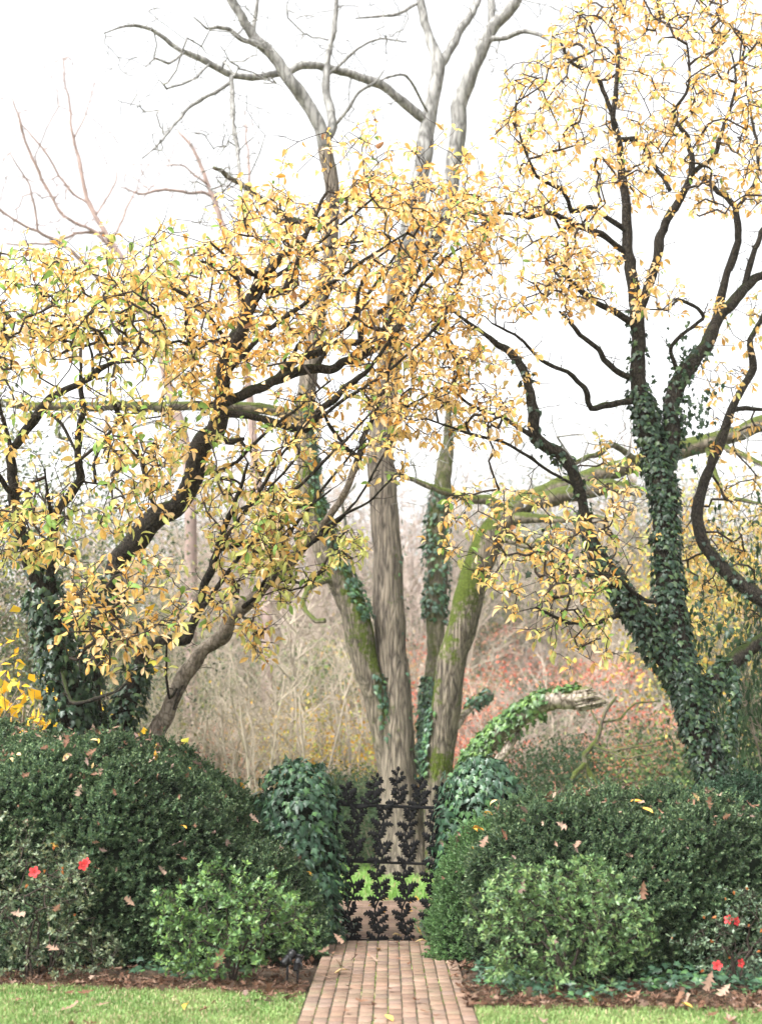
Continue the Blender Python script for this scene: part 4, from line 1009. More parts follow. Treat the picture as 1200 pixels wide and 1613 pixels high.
HR = hedge([(xu(u, 12.6), max(zt(v, 12.9) - .12, .15), f, b) for u, v, f, b in [(752, 1430, 12.4, 13.4), (760, 1345, 12.2, 13.7), (772, 1290, 12.1, 13.9), (788, 1264, 12.0, 14.0), (808, 1252, 11.95, 14.1), (840, 1246, 11.9, 14.2), (950, 1241, 11.85, 14.2), (1050, 1240, 11.85, 14.2), (1110, 1252, 11.9, 14.2), (1160, 1268, 12.0, 14.2), (1250, 1290, 12.1, 14.2), (1500, 1290, 12.2, 14.2)]],
           DKG, 'long dark green clipped hedge right of the gate, brown leaves along its top', 1350, rh)
HS = hedge([(xu(u, 13.0), max(zt(v, 13.2) - .04, .1), f, b) for u, v, f, b in [(692, 1450, 12.95, 13.5), (704, 1395, 12.8, 13.7), (722, 1330, 12.75, 13.8), (744, 1297, 12.7, 13.8), (770, 1290, 12.7, 13.8), (800, 1300, 12.8, 13.8), (830, 1330, 12.8, 13.8)]],
           LTG, 'short lighter green hedge end between the gate and the long right hedge', 1350, rh, lump=.07)
HI = hedge([(xu(u, 14.9), max(zt(v, 15.0), .2), f, b) for u, v, f, b in [(1080, 1262, 14.4, 15.5), (1130, 1248, 14.4, 15.6), (1200, 1250, 14.4, 15.6), (1300, 1250, 14.4, 15.6)]],
           [(.03, .07, .035), (.045, .09, .05), (.05, .10, .06)], 'ivy leaved bank behind the far right end of the long hedge', 700, rh, 'shrub', (.08, .12), .12, None, 'ivy_bank')

# ---- ivy covered gate piers
def pier(u, top, w_, D, label, lumps, seed, side):
    rng = np.random.default_rng(seed); X = xu(u, D); H = zt(top, D)
    root = empty('ivy_covered_pier', (X, D, 0), label, 'gate pier', 'gate piers')
    def box(sx, sy, z0, z1):
        V = np.array([(x * sx, y * sy, z) for z in (z0, z1) for x, y in ((-1, -1), (1, -1), (1, 1), (-1, 1))])
        return V, [np.array([(0, 1, 5, 4), (1, 2, 6, 5), (2, 3, 7, 6), (3, 0, 4, 7), (4, 5, 6, 7)])]
    V, F = box(w_ * .52, w_ * .52, -.05, H - .42); link('pier_shaft', make_mesh('pier_shaft', V, F, MAT['stone'], smooth=False), root)
    V, F = box(w_ * .58, w_ * .58, H - .42, H - .30); link('pier_cap', make_mesh('pier_cap', V, F, MAT['stone'], smooth=False), root)
    z = np.linspace(0, H - .02, 14); r = w_ * np.interp(z / H, [0, .15, .5, .78, .9, .97, 1], [.95, .93, .95, .98, .80, .5, .2])
    mb = MB(); Si = Scatter()
    for (dx, dy, sc_, zh) in [(0, 0, 1, 1)] + lumps:
        p = np.stack([X + dx + .02 * np.sin(z * 5 + seed), np.full_like(z, D + dy), z * zh], -1); q_ = z < H * .9; V, F = tube(p[q_], r[q_] * sc_ * .86, 16, True, .10); mb.add(V - org(root), F)
        ivy_on(Si, p, r * sc_, 620, rng, (.05, .09), (-.02, .085))
        ivy_on(Si, p, r * sc_, 120, rng, (.05, .085), (.06, .15))
    n = 150; pp = np.array([X, D, H - .16]) + rnd_unit(n, rng) * [.24, .24, .17] * rng.uniform(.7, 1.05, (n, 1)); on = norm(pp - [X, D, H - .3])
    Si.add(pp, frames(rng.normal(0, .5, (n, 3)) + on * .4 + [0, 0, -.7], on + rng.normal(0, .3, (n, 3)) + [0, 0, .4]), rng.uniform(.05, .09, n), rng.integers(0, 6, n))
    link('ivy_shade_core', mb.mesh('ivy_shade_core', MAT['core']), root)  # closed dark tubes behind the ivy, shade painted in their colour
    Si.emit(root, IVY_PIER, MAT['ivy'], 'ivy_leaf', 'ivy', 300, score=lambda p: np.where(p[:, 1] < D - .15, 1, .2))
IVY_PIER = ivyset([(.026, .062, .034), (.033, .078, .043), (.040, .09, .05), (.028, .066, .04), (.048, .105, .055), (.065, .14, .05)], ri)
pier(475, 1194, .315, 14.05, 'ivy smothered gate pier on the left of the iron gate', [(-.26, .12, .8, .80), (.08, -.06, .86, .42)], 111, -1)
pier(757, 1191, .325, 14.1, 'ivy smothered gate pier on the right of the iron gate', [(.28, .1, .7, .86), (-.08, -.04, .95, .70)], 112, 1)

# ---- cast iron gate of oak branches
def gate():
    root = empty('iron_gate', (.075, 14.1, .012), 'black cast iron gate of oak leaf branches closing the brick path', 'gate'); root.rotation_euler = (0, math.radians(1.9), 0)
    I = MAT['iron']; rng = np.random.default_rng(121); s = 14.1 / FPX
    gx = lambda u: (u - 612) * s
    def bar(z, x0, x1, h, d, name):
        b = .002; V = []
        for x in (x0, x1):
            V += [(x, -d, z - h + b), (x, -d + b, z - h), (x, d - b, z - h), (x, d, z - h + b), (x, d, z + h - b), (x, d - b, z + h), (x, -d + b, z + h), (x, -d, z + h - b)]
        k = np.arange(8); F = [np.stack([k, k + 8, (k + 1) % 8 + 8, (k + 1) % 8], -1), np.array([[0, 1, 2, 3, 4, 5, 6, 7][::-1], [8, 9, 10, 11, 12, 13, 14, 15]])]
        return link(name, make_mesh(name, np.array(V), F, I, smooth=False), root)
    zb, zm, zt_ = .0, .715, 1.235
    for z, h in ((zb, .014), (zm, .012), (zt_, .015)): bar(z, -.53, .56, h, .012, 'rail')
    for x in (-.535, .565):
        V, F = tube(np.array([(x, 0, -.01), (x, 0, .6), (x, 0, zt_ + .03)]), .016, 10); link('stile', make_mesh('stile', V, F, I), root)
    def iron_leaf(seed):
        r2 = np.random.default_rng(seed)
        st = [(0, .03), (.14, .10), (.24, .28), (.34, .12), (.5, .34), (.6, .12), (.74, .31), (.82, .10), (.92, .15), (1, .02)]
        V = []; c = r2.uniform(-.22, .22)
        for t, w_ in st:
            adv = .09 if w_ > .15 else 0; by = c * t * t * 1.2
            V += [(t + adv, w_ + by, .02), (t, by, .05 * math.sin(t * 3.1) + .02), (t + adv, -w_ + by, .02)]
        V = np.array(V); n = len(V); B = V.copy(); B[:, 2] -= .09; F = []
        for i in range(len(st) - 1):
            a = i * 3; F += [(a + 3, a + 4, a + 1, a), (a + 4, a + 5, a + 2, a + 1), (n + a, n + a + 2, n + a + 5, n + a + 3)]
            F += [(a, n + a, n + a + 3, a + 3), (a + 5, n + a + 5, n + a + 2, a + 2)]
        return make_mesh('oak_leaf', np.vstack([V, B]), [np.array(F)], I, smooth=False)
    LM = [iron_leaf(k) for k in range(5)]
    q = [(0, .0), (.010, .004), (.017, .014), (.018, .022), (.014, .034), (.006, .044), (.001, .048)]                      # acorn: cup and nut
    V = np.array([(r * math.cos(a), r * math.sin(a), z - .02) for r, z in q for a in np.arange(8) * math.pi / 4]); i = np.arange(len(q) - 1)[:, None] * 8; k = np.arange(8)[None]
    AM = make_mesh('acorn', V, [np.stack([i + k, i + (k + 1) % 8, i + 8 + (k + 1) % 8, i + 8 + k], -1).reshape(-1, 4)], I)
    lay = [(.05, -1, 76, .125), (.05, 1, 68, .115), (.16, -1, 40, .12), (.2, 1, 38, .135), (.36, -1, 52, .10), (.46, 1, 66, .125), (.54, -1, 118, .10), (.58, -1, 62, .11), (.64, 1, 34, .14), (.74, -1, 74, .11), (.86, -1, 28, .10)]
    acs = [(.34, 1), (.30, -1), (.72, -1), (.92, 1)]
    def branch(x0, z0, x1, z1, mods, amp, flip=1, top=False):
        n = 28; t = np.linspace(0, 1, n); ph = t * mods
        wob = amp * np.sin(ph * 2 * math.pi) * np.minimum(1, (1 - t) * 6 + (.3 if top else 0)) * flip
        pts = np.stack([x0 + (x1 - x0) * t + wob, np.zeros(n), z0 + (z1 - z0) * t], -1)
        V, F = tube(pts, .0085 - (.003 * t if top else 0), 8); st = link('oak_branch', make_mesh('oak_branch', V, F, I), root)
        for m in range(int(math.ceil(mods - .02))):
            for f, sd, an, Ln in lay:
                ff = (m + f) / mods
                if ff > 1: continue
                sd = sd * flip; k = min(n - 1, int(ff * (n - 1))); a = math.radians(an + rng.normal(0, 6)) * sd
                x = np.array([math.sin(a), rng.normal(0, .10) - .05, math.cos(a)]); z = np.array([0, -1.0, 0]) + rng.normal(0, .16, 3)
                M = np.eye(4); Ls = Ln * .92 * rng.uniform(.92, 1.08) * (1 - .25 * (ff if top else 0)); M[:3, :3] = frames(x[None], z[None])[0] * Ls; M[:3, 3] = pts[k] + np.array([0, -.006, 0])
                o = link('oak_leaf', LM[rng.integers(5)], st); o.matrix_basis = Matrix(M.tolist())
            for f, sd in acs:
                ff = (m + f) / mods
                if ff > 1: continue
                k = min(n - 1, int(ff * (n - 1))); M = np.eye(4); x = sd * flip
                M[:3, :3] = np.array(Matrix.Rotation(x * .7, 3, 'Y')); M[:3, 3] = pts[k] + np.array([x * .042, -.01, .015]); o = link('acorn', AM, st); o.matrix_basis = Matrix(M.tolist())
        return pts
    for i in range(5):
        x = gx(552) + (i - .0) * .2515 - (0 if i < 4 else 5 * .2515)
        branch(x, zb + .01, x, zm - .01, 2, .026); branch(x + .012, zm + .01, x + .012, zt_ - .01, 1.5, .026)
    for u0, u1, ztop in ((577, 586, 1.50), (618, 618, 1.565), (650, 655, 1.48), (688, 687, 1.43), (540, 541, 1.40)):
        pts = branch(gx(u0), zt_ + .01, gx(u1), ztop, 1.0 if ztop > 1.45 else .8, .014, 1, True)
        o = link('acorn', AM, root); M = np.eye(4); M[:3, 3] = pts[-1] + [0, 0, .02]; o.matrix_basis = Matrix(M.tolist()); 
gate()

# ---- loose leafy shrubs
def rosetteset(cols, rng): return [colour(t_small(rng.uniform(.4, .52), rng.uniform(.1, .4), rng.uniform(.0, .2)), c, np.array(c) * .9, 1.35) for c in cols for _ in (0, 1)]
def t_flower():
    mb = MB()
    for k in range(5):
        a = k * 1.2566; c, s = math.cos(a), math.sin(a); w_ = .36
        V = np.array([(.05, 0, 0), (.45, w_, .28), (.85, w_ * .8, .30), (1, 0, .22), (.85, -w_ * .8, .30), (.45, -w_, .28), (.55, 0, .20)])
        V = V @ np.array([[c, s, 0], [-s, c, 0], [0, 0, 1]]); mb.add(V, [np.array([(0, 6, 1), (1, 6, 2), (2, 6, 3), (3, 6, 4), (4, 6, 5), (5, 6, 0)])[:, ::-1]], [(.34, .01, .02)] + [(.72, .07, .075)] * 6)
    for k in range(4):
        a = k * 1.57 + .4; V, F = tube(np.array([(0, 0, .05), (.15 * math.cos(a), .15 * math.sin(a), .35), (.25 * math.cos(a), .25 * math.sin(a), .55)]), .02, 3); mb.add(V, F, (.75, .2, .15))
    return mb.mesh('flower', MAT['petal'])
FLOWER = t_flower()
def t_bud():
    mb = MB()
    for k in range(4):
        a = k * 1.57; V, F, e, tt = t_ovate(3, .4, .5, .3, -.3); x = np.array([math.cos(a) * .5, math.sin(a) * .5, .8]); M = frames(x[None], np.array([[-math.cos(a), -math.sin(a), .5]]))[0]
        mb.add(V @ M.T, F, (.52, .20, .07))
    return mb.mesh('spent_bloom', MAT['petal'])
BUD = t_bud()
def shrub(name, base, regs, cols, label, cat, seed, size=(.034, .052), per=(7, 11), along=5, flowers=(), buds=(), shoot=.0, group=None, stems=7, stem_col='twig', bud_s=.03):
    rng = np.random.default_rng(seed); root = empty(name, base * [1, 1, 0], label, cat, group); b = base
    A = []
    for poly, n, Yc, sp in regs:
        q = in_poly(poly, n, rng); A += [P(u, v, Yc + np.clip(rng.normal(0, sp), -2 * sp, 2 * sp)) for u, v in q]
    A = np.array(A); A = A[A[:, 2] > .05]
    nodes = []; sm = MB(); cen = A.mean(0)
    for k in range(stems):
        e = A[rng.integers(len(A))] * .6 + cen * .4; e[2] *= .8; o = b * [1, 1, 0] + rng.normal(0, .07, 3) * [1, 1, 0]
        t = np.linspace(0, 1, 9)[:, None]; p = o * (1 - t) + e * t + np.array([0, 0, .12]) * np.sin(t * 3.14) + rng.normal(0, .012, (9, 3)) * t
        nodes.append(p); V, F = tube(p, np.linspace(.011, .006, 9), 6); sm.add(V - org(root), F)
    link('stems', sm.mesh('stems', MAT[stem_col]), root)
    arr, rad, ch, tips, bs = grow(np.concatenate(nodes), A, rng, .07, .10, .08, .0022)
    mb = MB(); twig_mesh(mb, arr, rad, ch, bs, .008); link('twigs', mb.mesh('twigs', MAT[stem_col], origin=org(root)), root, 'stuff')
    S = Scatter()
    for i, d in tips:
        d = norm(d + np.array([0, -.15, .55 + shoot])); k = rng.integers(*per); az = np.arange(k) * 2.4 + rng.random() * 6; a = norm(np.cross(d, [.31, .2, .93])); bb = np.cross(d, a); el = rng.uniform(.25, 1.15, k)
        x = d * np.sin(el)[:, None] + (a * np.cos(az)[:, None] + bb * np.sin(az)[:, None]) * np.cos(el)[:, None]
        S.add(arr[i] + x * .006, frames(x, d + rng.normal(0, .3, (k, 3))), rng.uniform(*size, k), rng.integers(0, len(cols) * 2, k))
        m = along + int(shoot * 8); f = rng.uniform(.015, .11 + shoot * .12, m)
        az = rng.random(m) * 6.28; x = d * .55 + a * np.cos(az)[:, None] + bb * np.sin(az)[:, None]
        S.add(arr[i] - d * f[:, None], frames(x, d + rng.normal(0, .3, (m, 3)) + [0, -.2, .3]), rng.uniform(*size, m) * .9, rng.integers(0, len(cols) * 2, m))
    S.emit(root, rosetteset(cols, rng), MAT['shrub'], 'leaf', 'leaves', 300)
    for u, v, Y, s, yaw in flowers:
        o = link('flower', FLOWER, root); M = np.eye(4); z = np.array([math.sin(yaw), -1.0, .35 + .2 * math.cos(yaw * 3)]); M[:3, :3] = frames(np.array([[.3, .2, .9]]), z[None])[0] * s; M[:3, 3] = P(u, v, Y) - org(root); o.matrix_basis = Matrix(M.tolist())
    for u, v, Y in buds:
        o = link('spent_bloom', BUD, root); M = np.eye(4); M[:3, :3] = frames(rnd_unit(1, rng), np.array([[.2, -.6, .7]]) + rng.normal(0, .3, (1, 3)))[0] * bud_s * rng.uniform(.8, 1.3); M[:3, 3] = P(u, v, Y) - org(root); o.matrix_basis = Matrix(M.tolist())
    return root
GRN = [(.075, .15, .05), (.098, .19, .06), (.056, .115, .044), (.125, .22, .075), (.15, .25, .065)]
GR2 = [(.082, .155, .056), (.105, .19, .068), (.06, .112, .048), (.14, .23, .085), (.17, .25, .09)]
GRY = [(.10, .145, .085), (.13, .175, .10), (.075, .105, .06), (.17, .20, .12), (.12, .13, .055)]
AZR = [(.075, .12, .075), (.10, .15, .09), (.055, .09, .06), (.14, .19, .12), (.09, .13, .07)]
shrub('evergreen_shrub', P(365, 1540, 11.5), [([(222, 1405), (300, 1392), (320, 1350), (400, 1372), (450, 1395), (500, 1440), (515, 1490), (468, 1488), (420, 1505), (370, 1552), (290, 1548), (240, 1528), (250, 1450)], 330, 11.5, .26)], GRN, 'bushy bright green shrub on the mulch left of the brick path', 'shrub', 131)
shrub('evergreen_shrub', P(880, 1568, 10.9), [([(740, 1400), (790, 1365), (850, 1348), (940, 1350), (990, 1395), (1025, 1440), (1015, 1500), (960, 1572), (860, 1585), (770, 1556), (745, 1470)], 330, 10.95, .26)] + [([(u - 9, v), (u + 9, v), (u + 12, v + 70), (u - 12, v + 70)], 9, 10.9 + .12 * k, .04) for k, (u, v) in enumerate(((800, 1352), (838, 1362), (862, 1340), (905, 1350), (938, 1338), (968, 1366), (1000, 1400), (776, 1378)))], GR2, 'tall leafy green shrub with upright shoots right of the brick path', 'shrub', 132, shoot=.35)
shrub('azalea_bush', P(60, 1535, 11.7), [([(-60, 1380), (20, 1340), (130, 1330), (150, 1400), (140, 1440), (190, 1490), (190, 1530), (80, 1550), (-60, 1550)], 330, 11.7, .24), ([(-40, 1275), (20, 1280), (95, 1290), (105, 1350), (-40, 1370)], 42, 12.0, .12)], GRY, 'dusty olive azalea bush with two coral flowers at the left edge', 'azalea', 133, (.026, .042),
      flowers=[(55, 1374, 11.38, .047, .1), (131, 1363, 11.40, .043, .6), (137, 1359, 11.42, .040, -.4)], buds=[(100, 1370, 11.4), (101, 1378, 11.4), (70, 1376, 11.4), (85, 1340, 11.5), (40, 1400, 11.4), (120, 1440, 11.4)], shoot=.1)
shrub('azalea_bush', P(1155, 1545, 11.3), [([(1100, 1450), (1130, 1440), (1180, 1400), (1240, 1440), (1260, 1520), (1200, 1545), (1120, 1535), (1085, 1500), (1055, 1485)], 150, 11.3, .2), ([(1140, 1400), (1180, 1392), (1190, 1425), (1150, 1430)], 9, 11.3, .1)], AZR, 'sparse azalea bush with small red flowers at the right edge', 'azalea', 134, (.026, .042), (5, 9), 3,
      flowers=[(1129, 1521, 11.0, .040, .0), (1165, 1517, 11.0, .036, .7), (1147, 1449, 11.1, .038, -.7), (1158, 1451, 11.1, .036, .9)], buds=[(1142, 1419, 11.1), (1156, 1410, 11.1), (1174, 1398, 11.1), (1109, 1448, 11.1), (1120, 1446, 11.1), (1058, 1481, 11.1), (1147, 1510, 11.1), (1196, 1470, 11.1), (1190, 1500, 11.1), (1124, 1484, 11.1), (1178, 1461, 11.1), (1103, 1532, 11.0)])

# ---- ivy running over the ground
def ivy_ground():
    rng = np.random.default_rng(141); Si = Scatter()
    for poly, n in (([(690, 1480), (760, 1478), (800, 1520), (790, 1545), (720, 1515), (695, 1498)], 160), ([(745, 1535), (850, 1550), (880, 1580), (790, 1572), (750, 1560)], 150), ([(1000, 1500), (1110, 1492), (1240, 1520), (1240, 1572), (1100, 1568), (1010, 1572)], 560), ([(860, 1560), (1010, 1560), (1000, 1580), (880, 1584)], 90), ([(200, 1520), (330, 1530), (420, 1540), (300, 1552), (190, 1545)], 70), ([(490, 1452), (545, 1450), (566, 1478), (540, 1488), (500, 1480)], 130), ([(660, 1455), (700, 1462), (690, 1485), (664, 1478)], 50)):
        g = np.array([ground(u, v) for u, v in in_poly(poly, n, rng)]); g[:, 2] = rng.uniform(.02, .12, len(g))
        Si.add(g, frames(rnd_unit(n, rng) * [1, 1, .25] + [0, -.4, -.2], np.array([0, -.55, 1.0]) + rng.normal(0, .3, (n, 3))), rng.uniform(.04, .075, n), rng.integers(0, 6, n))
    o = Si.emit(None, IVY_PIER, MAT['ivy'], 'ivy', 'ivy_groundcover', 0); tagp(o, 'low dark ivy spreading over the mulch beside the brick path', 'ground cover')
ivy_ground()

# ---- the pair of small garden lamps
def lamp(u, v, tilt, yaw, label, s=1.0):
    D = 11.4; c = P(u, v, D); root = empty('garden_spotlight', (c[0], c[1], 0), label, 'spotlight', 'garden spotlights'); root.rotation_euler = (0, 0, yaw)
    def lathe(prof, n=18):
        V = np.array([(r * math.cos(a), r * math.sin(a), z) for r, z in prof for a in np.arange(n) * 2 * math.pi / n]); i = np.arange(len(prof) - 1)[:, None] * n; k = np.arange(n)[None]
        return V, [np.stack([i + k, i + (k + 1) % n, i + n + (k + 1) % n, i + n + k], -1).reshape(-1, 4)]
    M = np.array(Matrix.Rotation(tilt, 3, 'X')); h = c[2]
    pr = [(.001, -.058), (.022, -.058), (.030, -.050), (.031, .0), (.0345, .002), (.0345, .012), (.032, .014), (.032, .058), (.0365, .060), (.0365, .075), (.033, .075), (.032, .066), (.001, .066)]
    V, F = lathe([(r * s, z * s) for r, z in pr]); link('lamp_barrel', make_mesh('lamp_barrel', V @ M.T + [0, 0, h], F, MAT['plastic'], smooth=False), root)
    V, F = lathe([(.030 * s, .068 * s), (.020 * s, .071 * s), (.001, .072 * s)]); link('lens', make_mesh('lens', V @ M.T + [0, 0, h], F, MAT['lens']), root)
    V, F = tube(np.array([(0, 0, -.06), (0, 0, h * .5), (0, 0, h - .03)]), [.005, .009, .012], 8); link('stake', make_mesh('stake', V, F, MAT['plastic']), root)
    V, F = tube(np.array([(.034, 0, h - .035), (.04, 0, h - .01), (.036, 0, h + .01)]), .006, 6); link('bracket', make_mesh('bracket', V, F, MAT['plastic']), root)
lamp(453, 1511, math.radians(-52), math.radians(-50), 'left one of two small black garden spotlights beside the path, tilted over further', 1.0)
lamp(469, 1519, math.radians(-24), math.radians(-35), 'right one of two small black garden spotlights beside the path, more upright', .92)

# ---- fallen leaves
def fallen():
    rng = np.random.default_rng(151)
    ON = ['reddish brown', 'light tan', 'rusty brown', 'dark brown', 'pale buff', 'greyish brown']; YN = ['golden', 'orange', 'pale yellow']
    OC = [(.22, .125, .085), (.26, .17, .125), (.175, .095, .06), (.13, .065, .04), (.30, .215, .165), (.19, .13, .11)]
    oak = [make_mesh('fallen_oak_leaf', *(lambda t, c: (t[0], t[1], MAT['dead'], t[2]))(colour(t_oak(rng, rng.uniform(.1, .5)), c, np.array(c) * .85, 1.15), c)) for c in OC for _ in (0, 1)]
    YC = [(.62, .38, .09), (.58, .30, .05), (.60, .44, .22)]
    mag = [make_mesh('fallen_magnolia_leaf', *(lambda t, c: (t[0], t[1], MAT['dead'], t[2]))(colour(t_ovate(5, .42, .55, .3, rng.uniform(.0, .4), 0, rng), c, np.array(c) * .8, 1.2), c)) for c in YC for _ in (0, 1)]
    def put(p, n, kind, label, group, s, flat=.25):
        x = rnd_unit(1, rng); z = np.asarray(n)[None] + rng.normal(0, flat, (1, 3)); M = np.eye(4); M[:3, :3] = frames(x - z * .6 * np.sum(x * z), z)[0] * s; M[:3, 3] = p
        me = (oak if kind == 'oak' else mag); q = rng.integers(len(me)); o = bpy.data.objects.new(me[0].name.split('.')[0], me[q]); COL.objects.link(o); o.matrix_basis = Matrix(M.tolist())
        tagp(o, ((ON if kind == 'oak' else YN)[q // 2] + (' oak leaf ' if kind == 'oak' else ' magnolia leaf ') + label.split(' leaf ')[1]), 'fallen leaf', group)
    def on_hedge(H, n, kind, label, group, wfun, s):
        u, v, d = project(H['p']); wt = np.where((u > -10) & (u < 1210) & (H['n'][:, 1] < .3) & (H['n'][:, 2] > -.1), wfun(u, v, H['n']), 0)
        for i in rng.choice(len(wt), n, replace=False, p=wt / wt.sum()):
            nn = norm(H['n'][i] + np.array([0, -.1, .35])); put(H['p'][i] + nn * rng.uniform(.09, .13), nn, kind, label, group, rng.uniform(*s), .4)
    on_hedge(HL, 108, 'oak', 'dry brown oak leaf caught on the big left hedge', 'oak leaves caught on the left hedge', lambda u, v, n: (v < 1410) * (v > 1150) * np.exp(-np.clip(v - 1180, 0, 400) / 150), (.045, .125))
    on_hedge(HL, 22, 'magnolia', 'yellow magnolia leaf caught on the big left hedge', 'magnolia leaves caught on the left hedge', lambda u, v, n: .1 + np.clip(n[:, 2], 0, 1), (.05, .11))
    on_hedge(HR, 88, 'oak', 'dry brown oak leaf caught on the long right hedge', 'oak leaves caught on the right hedge', lambda u, v, n: (v > 1228) * np.exp(-np.clip(v - 1240, 0, 400) / 45), (.045, .125))
    on_hedge(HR, 10, 'magnolia', 'yellow magnolia leaf caught on the long right hedge', 'magnolia leaves caught on the right hedge', lambda u, v, n: (v > 1228) * np.exp(-np.clip(v - 1240, 0, 400) / 45), (.08, .14))
    on_hedge(HS, 12, 'magnolia', 'pale magnolia leaf caught on the short hedge end by the gate', 'magnolia leaves caught on the short hedge', lambda u, v, n: .02 + np.clip(n[:, 2], 0, 1) ** 2, (.09, .15))
    up = np.array([0, 0, 1.0])
    for _ in range(38):
        y = rng.uniform(9.0, 14.0); x = path_c(y) + rng.normal(0, .36)
        if abs(x - path_c(y)) < PW / 2: put((x, y, .045), up, 'oak', 'small reddish brown oak leaf lying on the brick path', 'oak leaves on the brick path', rng.uniform(.05, .10), .22)
    for u, v in ((595, 1503), (618, 1481), (548, 1537), (673, 1492), (664, 1485), (606, 1612)):
        g = ground(u, v); put(g + up * .05, up, 'magnolia', 'yellow magnolia leaf lying on the brick path', 'magnolia leaves on the brick path', rng.uniform(.09, .13), .2)
    for u, v in ((614, 1424), (641, 1425), (655, 1418), (588, 1430), (635, 1438), (650, 1437), (600, 1440)):
        g = ground(u, v); put(g + up * .05, up, 'magnolia', 'yellow magnolia leaf lying on the walk beyond the gate', 'magnolia leaves beyond the gate', rng.uniform(.10, .15), .3)
    for sgn, sd in ((-1, 'left'), (1, 'right')):
        for _ in range(18):
            x = sgn * rng.uniform(.65, 2.7); y = float(lawn_edge(x)) - abs(rng.normal(0, .7)) - .03
            put((x, y, .05), up, 'oak', f'dry tan oak leaf lying on the lawn {sd} of the brick path', f'oak leaves on the lawn {sd} of the path', rng.uniform(.08, .14), .2)
    for u, v in ((290, 1602), (930, 1580), (1090, 1600)):
        put(ground(u, v) + up * .05, up, 'magnolia', 'yellow magnolia leaf lying on the front lawn', 'magnolia leaves on the lawn', .11, .2)
    for u, v, y, s in ((345, 1512, 11.15, .16), (508, 1498, 11.8, .11), (533, 1478, 12.3, .11), (491, 1510, 11.25, .11), (822, 1397, 10.7, .10), (1012, 1402, 10.8, .13), (870, 1480, 10.6, .09), (205, 1420, 11.4, .10), (90, 1430, 11.3, .10), (85, 1495, 11.3, .12), (30, 1440, 11.3, .12), (1116, 1545, 10.9, .15), (1140, 1560, 10.6, .14)):
        put(P(u, v, y), (0, -1, .4), 'oak', 'large oak leaf caught upright in a shrub', 'oak leaves caught in the shrubs', s, .3)
    for _ in range(18):
        sgn = rng.choice([-1, 1]); x = sgn * rng.uniform(.62, 2.8); e = float(lawn_edge(x)); y = e + abs(rng.normal(0, .35)) + .02
        if abs(x) < .7: y = rng.uniform(e, 13)
        put((x, y, .05), up, 'oak', 'curled oak leaf lying on the mulch bed in front of the hedges', 'oak leaves on the mulch bed', rng.uniform(.09, .16), .5)
    S = Scatter()
    for H, n, lo, k in ((HL, 230, 1150, 130), (HR, 170, 1228, 60), (HS, 20, 1280, 80)):
        u, v, d = project(H['p']); wt = ((u > -60) & (u < 1260) & (H['n'][:, 1] < .3) & (v > lo) & (v < 1420)) * np.exp(-np.clip(v - lo - 20, 0, 400) / k); i = rng.choice(len(wt), n, replace=False, p=wt / wt.sum())
        S.add(H['p'][i] + H['n'][i] * rng.uniform(.06, .12, (n, 1)), frames(rnd_unit(n, rng), H['n'][i] + [0, 0, .4] + rng.normal(0, .5, (n, 3))), rng.uniform(.035, .075, n), rng.integers(0, 6, n))
    o = S.emit(None, [colour(t_oak(rng, rng.uniform(.2, .7)), c, np.array(c) * .8, 1.1) for c in OC], MAT['dead'], 'oak_leaf', 'leaf_litter', 0); tagp(o, 'small torn brown leaf bits scattered over the clipped hedges', 'leaf litter')
    # the uncountable rest of the litter and the pine straw
    S = Scatter(); n = 1700; x = rng.uniform(.58, 3.2, n) * rng.choice([-1, 1], n); y = lawn_edge(x) + np.abs(rng.normal(0, .45, n)) - .06; m = rng.random(n) < .25; x[m] = np.sign(x[m]) * rng.uniform(.55, .95, m.sum()); y[m] = rng.uniform(10.3, 14, m.sum())
    S.add(np.stack([x, y, rng.uniform(.005, .05, n)], -1), frames(rnd_unit(n, rng) * [1, 1, .3], up + rng.normal(0, .4, (n, 3))), rng.uniform(.045, .10, n), rng.integers(0, 8, n))
    o = S.emit(None, [colour(t_oak(rng, rng.uniform(.1, .6)), np.array(c) * f, np.array(c) * f * .8, 1.1) for c in OC[:4] for f in (.45, .8)], MAT['dead'], 'oak_leaf', 'leaf_litter', 0); tagp(o, 'brown oak leaf litter along the edge of the mulch beds', 'leaf litter')
    n = 9000; x = rng.uniform(.58, 3.4, n) * rng.choice([-1, 1], n); y = lawn_edge(x) + np.abs(rng.normal(0, .5, n)) - .08; c = np.stack([x, y, rng.uniform(.0, .035, n)], -1)
    d = rnd_unit(n, rng) * [1, 1, .15]; w_ = np.cross(d, up) * .0016; L = rng.uniform(.04, .09, n)[:, None]; V = np.stack([c - d * L - w_, c - d * L + w_, c + d * L + w_, c + d * L - w_], 1).reshape(-1, 3)
    mb = MB(); mb.add(V, [np.arange(n * 4).reshape(-1, 4)], np.repeat(np.array([(.14, .09, .052), (.20, .135, .08), (.095, .06, .035)])[rng.integers(0, 3, n)], 4, 0))
    tagp(link('pine_straw', mb.mesh('pine_straw', MAT['needle']), None, 'stuff'), 'rusty pine straw strewn over the mulch beds', 'pine straw')
fallen()

